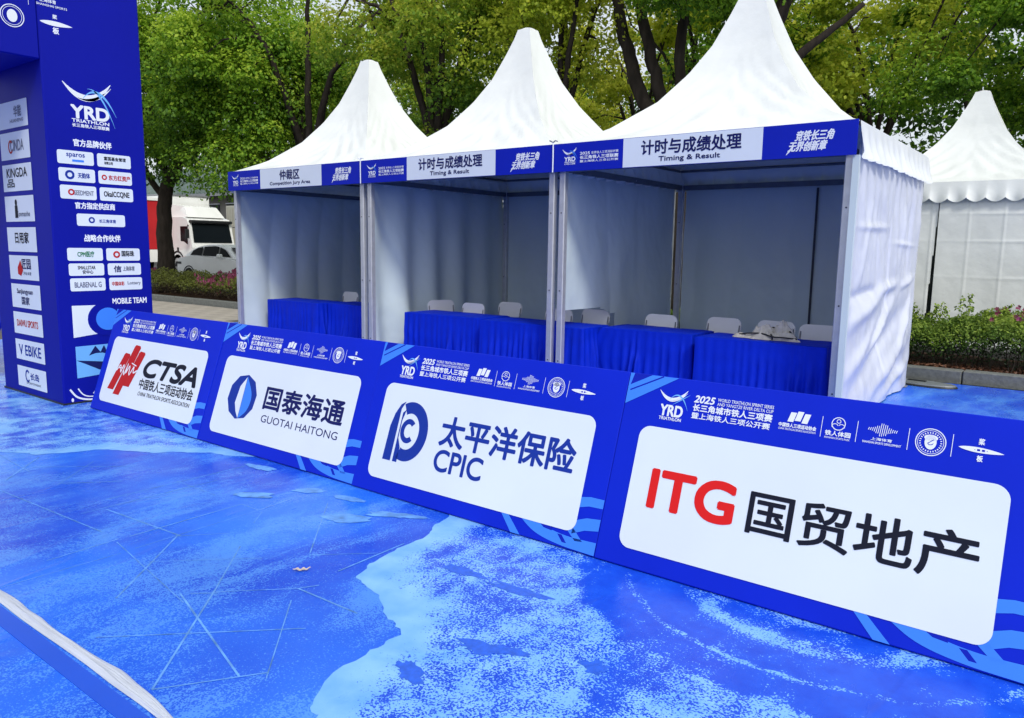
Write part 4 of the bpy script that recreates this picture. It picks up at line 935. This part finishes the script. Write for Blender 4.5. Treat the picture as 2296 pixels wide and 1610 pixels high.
# low building
bd = thing('low_building', 'low building with a grey green tiled roof behind the trucks', 'building', (-62, 20.5, .2))
box('wall', 0, 26, 1.0, 11, 0, 4.6, m_bwall, bd)
rf = MB().add([(-1, 0, 4.75), (27, 0, 4.75), (27, 12, 4.75), (-1, 12, 4.75), (2.5, 6, 7.4), (23.5, 6, 7.4)], [(0, 1, 5, 4), (1, 2, 5), (2, 3, 4, 5), (3, 0, 4), (0, 3, 2, 1)]).obj('roof', m_roof, bd)
for i in range(60):
    x = -.7+i*.46; t_ = min(1, max(0, min((x+1)/3.5, (27-x)/3.5)))
    MB().tube([(x, -.02, 4.78), (x, -.02+6*t_, 4.78+2.65*t_)], .05, 5).obj('tile_ridge', m_roof, rf)
box('eave_board', -1, 27, -.05, .1, 4.55, 4.74, m_steel, bd)
for i in range(12): w__ = box('window', .9+i*2.1, 2.2+i*2.1, .96, .99, 2.6, 4.1, m_glass, bd); box('frame', .85+i*2.1, 2.25+i*2.1, .93, .955, 4.1, 4.16, m_lett, w__)
aw = MB().add([(0, 0, 3.5), (5.5, 0, 3.5), (5.5, 2.6, 4.3), (0, 2.6, 4.3), (0, 0, 3.3), (5.5, 0, 3.3)], [(0, 1, 2, 3), (4, 5, 1, 0)]).obj('awning', m_awn, bd); aw.location = (6.5, -1.6, 0)

# ============================================================ TREES
def leaves(cent, rad, n, size, seed, m, bias, droop=.5, flat=.72, name='crown'):
    """cent (k,3), rad (k,), n leaves per clump; bias (k,) mean tint"""
    g = np.random.default_rng(seed); k = len(cent); N = k*n
    ci = np.repeat(np.arange(k), n)
    d = g.normal(size=(N, 3)); d /= np.linalg.norm(d, axis=1, keepdims=True)
    r = np.where(g.random(N) < .82, .86+.14*g.random(N), g.random(N)**.5)
    p = d*r[:, None]*rad[ci][:, None]; p[:, 2] *= flat
    lump_ = .80+.26*np.sin(d[:, 0]*5+ci*1.7)*np.sin(d[:, 1]*6+ci)+.16*np.sin(d[:, 2]*7+ci*.6)+.10*np.sin(d[:, 0]*13+ci)*np.sin(d[:, 1]*14)
    p *= np.clip(lump_, .5, 1.25)[:, None]
    az = np.arctan2(d[:, 1], d[:, 0]); tas = np.sin(az*9+ci*2.1)*.5+np.sin(az*17+ci)*.5        # tassels that hang from the rim
    rim = np.clip((p[:, 0]**2+p[:, 1]**2)/(rad[ci]**2+1e-6), 0, 1)
    p[:, 2] -= droop*rad[ci]*rim*(.35+.35*np.clip(tas, 0, 1)*(d[:, 2] < .25))
    c = cent[ci]+p
    nrm = d*.6+g.normal(size=(N, 3))*.55+np.array([0, 0, .55]); nrm /= np.linalg.norm(nrm, axis=1, keepdims=True)
    a = g.normal(size=(N, 3))*.8+np.array([0, 0, -.9])+d*np.array([.6, .6, 0]); a -= nrm*(a*nrm).sum(1, keepdims=True); a /= np.linalg.norm(a, axis=1, keepdims=True)
    b = np.cross(nrm, a); L_ = size*(.7+.6*g.random(N))[:, None]; wd = L_*.34
    V = np.stack([c-a*L_*.5, c+b*wd-a*L_*.05, c+a*L_*.5, c-b*wd-a*L_*.05], 1).reshape(-1, 3)
    Fc = np.arange(N*4, dtype=np.int32).reshape(-1, 4)
    tint = np.clip(bias[ci]+.16*g.normal(size=N)+.22*d[:, 2]*r+.10*(r-.6), 0, 1)  # paler clump tops: younger leaves, with light from above put into the tint
    return mesh(name, V, Fc, m, False, ('tint', 'FACE', tint))
def tree(name, label, x, y, h, crown, seed, m, limbs=None, tr=.22, ncl=90, nl=330, size=.10, tint=(.25, .65), cr=.85, lean=(0, 0), z0=.1, group=None, gaps=.0):
    """crown: (cx, cy, cz, rx, ry, rz) relative to base"""
    g = np.random.default_rng(seed)
    t = thing(name, label, 'tree', (x, y, z0), group=group or 'leafy trees behind the tents')
    mb = MB(); cx, cy, cz, rx, ry, rz = crown
    if limbs is None:
        fork = h*.38; top = (cx*.3, cy*.3, fork)
        limbs = [([(0, 0, 0), (lean[0]*.3, lean[1]*.3, fork*.5), (lean[0], lean[1], fork)], [tr*1.25, tr, tr*.85])]
        nb = 6
        for i in range(nb):
            a = 2*math.pi*(i+g.random()*.6)/nb; rr_ = .75+.25*g.random(); el = g.uniform(.1, .8)
            e = (cx+rx*rr_*math.cos(a)*.8, cy+ry*rr_*math.sin(a)*.8, cz+rz*(el-.35)); s_ = (lean[0], lean[1], fork*(.86+.14*g.random()))
            mid = tuple(s_[k_]+(e[k_]-s_[k_])*.45+(0, 0, .10*h)[k_]+g.uniform(-.25, .25) for k_ in range(3))
            limbs.append(([s_, mid, e], [tr*.55, tr*.36, tr*.12]))
    pts = []
    for P_, rad in limbs:
        q_ = bez(P_, 7); rr_ = np.interp(np.linspace(0, 1, len(q_)), np.linspace(0, 1, len(rad)), rad)
        q_[1:-1] += g.normal(size=(len(q_)-2, 3))*rr_[1:-1][:, None]*np.clip(.014/np.maximum(rr_[1:-1][:, None], .01), .05, .3)
        mb.tube([tuple(p) for p in q_], list(rr_), 9); pts += [tuple(p) for p in q_[len(q_)//3:]]
    pts = np.array(pts)
    # clump centres through the crown's volume, nearer its skin
    d = g.normal(size=(ncl*3, 3)); d /= np.linalg.norm(d, axis=1, keepdims=True); rr_ = g.random(ncl*3)**.42
    c = np.array([cx, cy, cz])+d*rr_[:, None]*np.array([rx, ry, rz]); c = c[c[:, 2] > cz-rz*.95]
    if gaps: c = c[fbm(c[:, 0]+seed, c[:, 2]+c[:, 1], seed, 2, 1.6) > -gaps]
    c = c[:ncl]
    rad = cr*(.45+.75*g.random(len(c)))
    for i in range(len(c)):
        j = np.argmin(((pts-c[i])**2).sum(1)); s_ = pts[j]; mid = (s_+c[i])/2+g.normal(size=3)*.12+np.array([0, 0, .08])
        mb.tube([tuple(s_), tuple(mid), tuple(c[i])], [.035, .022, .008], 4, False)
    mb.obj('trunk', m_bark, t, True)
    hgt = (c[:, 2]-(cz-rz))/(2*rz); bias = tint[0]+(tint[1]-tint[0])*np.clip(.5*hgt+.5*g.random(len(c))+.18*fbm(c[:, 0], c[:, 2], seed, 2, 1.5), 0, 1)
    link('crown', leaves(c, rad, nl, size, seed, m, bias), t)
    return t
# front row, growing in the bed
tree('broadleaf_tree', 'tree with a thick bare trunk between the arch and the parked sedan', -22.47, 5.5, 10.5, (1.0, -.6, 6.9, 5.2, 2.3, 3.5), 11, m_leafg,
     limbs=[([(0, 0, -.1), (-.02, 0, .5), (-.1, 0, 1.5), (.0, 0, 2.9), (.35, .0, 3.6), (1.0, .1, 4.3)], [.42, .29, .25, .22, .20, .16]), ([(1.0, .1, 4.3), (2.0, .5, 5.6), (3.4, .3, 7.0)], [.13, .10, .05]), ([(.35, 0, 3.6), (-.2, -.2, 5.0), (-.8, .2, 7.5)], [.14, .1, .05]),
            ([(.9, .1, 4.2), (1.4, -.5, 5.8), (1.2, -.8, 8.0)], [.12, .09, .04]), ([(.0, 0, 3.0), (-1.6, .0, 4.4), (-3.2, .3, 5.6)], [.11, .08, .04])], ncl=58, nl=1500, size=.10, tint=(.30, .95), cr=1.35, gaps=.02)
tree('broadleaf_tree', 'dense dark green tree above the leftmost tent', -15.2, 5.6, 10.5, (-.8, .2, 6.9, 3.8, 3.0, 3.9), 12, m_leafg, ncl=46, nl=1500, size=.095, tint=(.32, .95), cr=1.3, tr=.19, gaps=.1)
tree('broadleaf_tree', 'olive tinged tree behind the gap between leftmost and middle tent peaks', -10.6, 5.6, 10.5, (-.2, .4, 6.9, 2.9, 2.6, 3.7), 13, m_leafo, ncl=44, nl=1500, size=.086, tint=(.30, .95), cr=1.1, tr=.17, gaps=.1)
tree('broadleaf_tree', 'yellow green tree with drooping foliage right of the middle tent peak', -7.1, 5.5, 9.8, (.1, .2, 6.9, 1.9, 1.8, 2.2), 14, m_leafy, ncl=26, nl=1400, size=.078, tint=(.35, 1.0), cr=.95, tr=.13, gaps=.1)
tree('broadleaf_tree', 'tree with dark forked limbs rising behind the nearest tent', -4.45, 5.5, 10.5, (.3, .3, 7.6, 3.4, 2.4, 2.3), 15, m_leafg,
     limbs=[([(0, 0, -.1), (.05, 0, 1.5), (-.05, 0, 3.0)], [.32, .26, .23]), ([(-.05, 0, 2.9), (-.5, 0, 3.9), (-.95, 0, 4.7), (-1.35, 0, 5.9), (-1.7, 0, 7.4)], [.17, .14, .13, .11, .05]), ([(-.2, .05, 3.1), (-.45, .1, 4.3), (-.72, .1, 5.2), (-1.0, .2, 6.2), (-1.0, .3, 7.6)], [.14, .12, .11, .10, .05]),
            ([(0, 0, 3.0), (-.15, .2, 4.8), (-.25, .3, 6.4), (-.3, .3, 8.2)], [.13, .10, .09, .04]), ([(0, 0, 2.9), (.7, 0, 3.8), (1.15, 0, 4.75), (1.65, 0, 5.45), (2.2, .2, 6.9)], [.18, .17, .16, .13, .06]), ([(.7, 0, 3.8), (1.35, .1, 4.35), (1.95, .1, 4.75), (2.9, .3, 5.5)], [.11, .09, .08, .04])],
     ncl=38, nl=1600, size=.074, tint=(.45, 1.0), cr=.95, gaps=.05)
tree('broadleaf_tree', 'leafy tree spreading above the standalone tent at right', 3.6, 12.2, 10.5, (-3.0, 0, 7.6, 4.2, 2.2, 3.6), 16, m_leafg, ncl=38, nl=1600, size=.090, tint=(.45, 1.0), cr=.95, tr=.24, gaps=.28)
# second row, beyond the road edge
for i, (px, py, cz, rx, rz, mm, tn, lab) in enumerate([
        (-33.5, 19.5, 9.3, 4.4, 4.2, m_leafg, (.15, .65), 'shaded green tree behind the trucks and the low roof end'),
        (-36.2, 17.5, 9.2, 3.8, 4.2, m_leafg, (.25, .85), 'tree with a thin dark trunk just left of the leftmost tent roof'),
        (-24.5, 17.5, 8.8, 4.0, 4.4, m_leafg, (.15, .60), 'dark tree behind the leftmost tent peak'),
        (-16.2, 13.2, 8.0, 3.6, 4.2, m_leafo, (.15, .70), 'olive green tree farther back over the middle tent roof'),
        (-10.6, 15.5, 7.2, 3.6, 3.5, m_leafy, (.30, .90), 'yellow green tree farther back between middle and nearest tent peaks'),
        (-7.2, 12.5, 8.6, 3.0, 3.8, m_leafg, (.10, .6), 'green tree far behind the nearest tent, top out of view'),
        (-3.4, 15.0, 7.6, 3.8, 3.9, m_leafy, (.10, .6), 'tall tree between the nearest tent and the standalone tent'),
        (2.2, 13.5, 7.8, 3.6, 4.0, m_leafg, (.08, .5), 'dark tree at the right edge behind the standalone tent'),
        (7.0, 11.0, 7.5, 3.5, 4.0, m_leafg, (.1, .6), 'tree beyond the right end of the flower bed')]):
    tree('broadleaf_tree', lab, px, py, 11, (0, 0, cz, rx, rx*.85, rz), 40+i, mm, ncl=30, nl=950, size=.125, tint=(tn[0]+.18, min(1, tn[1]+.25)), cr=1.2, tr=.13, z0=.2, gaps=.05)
# far row
for i, (px, py) in enumerate([(-62, 40), (-52, 36), (-43, 32), (-35, 29), (-28, 27), (-21, 26), (-14.5, 25), (-8, 25), (-2, 25), (5, 25)]):
    tree('background_tree', ('distant tree behind the low building, ', 'distant tree, ')[i > 2]+['far left of frame', 'left of the building ridge', 'over the roof end', 'over the white truck', 'between sedan and leftmost tent', 'behind leftmost tent', 'behind the olive trees', 'behind the yellow green tree', 'behind the forked limbs', 'behind the right edge tree'][i], px, py, 12,
         (0, 0, 7.6, 4.6, 3.6, 4.6), 80+i, m_leafg, ncl=55, nl=150, size=.24, tint=(.02, .5), cr=1.4, tr=.28, z0=.2, group='distant trees beyond the road', gaps=.12)

# ============================================================ HEDGE
def hedge(name, x0, x1, n, size, seed, m, tint, ztop=.98, y0=4.42, y1=6.05, nf=0, fm=None, flab=None):
    g = np.random.default_rng(seed); x = g.uniform(x0, x1, n); y = y0+(y1-y0)*g.random(n)
    top = ztop*(.80+.16*fbm(x, y, seed, 3, .7)+.07*fbm(x, y, seed+3, 3, .22))*np.clip(1.0-((y-(y0+y1)/2)/((y1-y0)/2))**6*.35, .4, 1)
    zf = g.random(n)**.45; z = .16+(top-.16)*zf
    e = np.clip(np.minimum(y-y0, y1-y)/.25, 0, 1); keep = (zf > .55) | (e < 1) | (g.random(n) < .15); x, y, z, zf = x[keep], y[keep], z[keep], zf[keep]; N = len(x)
    y = y-.10*np.sin(z*3)*(y < (y0+.4))
    d = g.normal(size=(N, 3))+np.array([0, -.4, .7]); d /= np.linalg.norm(d, axis=1, keepdims=True); a = g.normal(size=(N, 3)); a -= d*(a*d).sum(1, keepdims=True); a /= np.linalg.norm(a, axis=1, keepdims=True); b = np.cross(d, a)
    c = np.stack([x, y, z], 1); L_ = size*(.6+.8*g.random(N))[:, None]
    V = np.stack([c-a*L_*.5, c+b*L_*.25, c+a*L_*.5, c-b*L_*.25], 1).reshape(-1, 3)
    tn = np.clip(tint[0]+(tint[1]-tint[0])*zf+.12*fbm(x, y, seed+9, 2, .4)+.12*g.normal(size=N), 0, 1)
    o = link(name, mesh(name, V, np.arange(4*N, dtype=np.int32).reshape(-1, 4), m, False, ('tint', 'FACE', tn)), None, kind='stuff')
    if nf:
        x = g.uniform(x0, x1, nf); y = y0+(y1-y0)*g.random(nf); sel = fbm(x, y*.3, seed+21, 2, 1.3) > .10; x, y = x[sel], y[sel]; nf = len(x)
        z = ztop*(.80+.16*fbm(x, y, seed, 3, .7)+.07*fbm(x, y, seed+3, 3, .22))+.01-.35*(g.random(nf)**2)*(y < y0+.35)
        Vs = []; tn = []; s_ = size*1.0*(.7+.6*g.random(nf))
        for k_ in range(5):
            an = 2*np.pi*k_/5+g.random(nf); dx = np.cos(an); dz = np.sin(an)
            base = np.stack([x, y-.02, z], 1); tip = base+np.stack([dx*s_, -.3*s_+0*dx, dz*s_], 1); sd = np.stack([-dz*s_*.45, 0*dx, dx*s_*.45], 1); mid = (base+tip)/2
            Vs.append(np.stack([base, mid+sd, tip, mid-sd], 1)); tn.append(g.random(nf)*.8+.1)
        V = np.concatenate(Vs).reshape(-1, 3)
        link('azalea_flowers', mesh('azalea_flowers', V, np.arange(len(V), dtype=np.int32).reshape(-1, 4), m_flower, False, ('tint', 'FACE', np.concatenate(tn))), None, kind='stuff')
    return o
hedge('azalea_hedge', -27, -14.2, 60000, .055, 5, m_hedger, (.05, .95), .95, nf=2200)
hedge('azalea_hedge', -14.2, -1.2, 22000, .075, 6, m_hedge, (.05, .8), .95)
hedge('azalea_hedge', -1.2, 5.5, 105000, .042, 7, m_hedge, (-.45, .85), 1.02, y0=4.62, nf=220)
# upright shoots over the right hedge
g = np.random.default_rng(5); cc = []; rd = []
for i in range(70):
    x = g.uniform(-1.0, 4.5); y = g.uniform(4.75, 5.8); h_ = g.uniform(.85, 1.12)
    for k_ in range(4): cc.append((x+g.normal()*.03, y, h_-.06*k_)); rd.append(.05+.012*k_)
link('hedge_shoots', leaves(np.array(cc), np.array(rd), 14, .045, 3, m_hedge, np.full(len(cc), .85), 0, 1, 'hedge_shoots'), None, kind='stuff')
# bare stems and litter on the mulch
st = MB()
for i in range(120):
    x = g.uniform(-1.2, 5.2); y = g.uniform(4.55, 5.0); st.tube([(x, y, .10), (x+g.normal()*.03, y+.02, .30), (x+g.normal()*.08, y+.08, .55)], [.009, .007, .004], 5)
st.obj('hedge_stems', m_bark, kind='stuff')
N = 5200; x = g.uniform(-1.2, 5.2, N); y = g.uniform(4.28, 5.1, N); c = np.stack([x, y, .125+.02*g.random(N)+.03*fbm(x, y, 2, 4, .5)], 1)
d = g.normal(size=(N, 3))*.5+np.array([0, 0, 1]); d /= np.linalg.norm(d, axis=1, keepdims=True); a = g.normal(size=(N, 3)); a -= d*(a*d).sum(1, keepdims=True); a /= np.linalg.norm(a, axis=1, keepdims=True); b = np.cross(d, a); L_ = .05*(.6+.8*g.random(N))[:, None]
link('leaf_litter', mesh('leaf_litter', np.stack([c-a*L_*.5, c+b*L_*.25, c+a*L_*.5, c-b*L_*.25], 1).reshape(-1, 3), np.arange(4*N, dtype=np.int32).reshape(-1, 4), m_litter, False, ('tint', 'FACE', g.random(N))), None, kind='stuff')
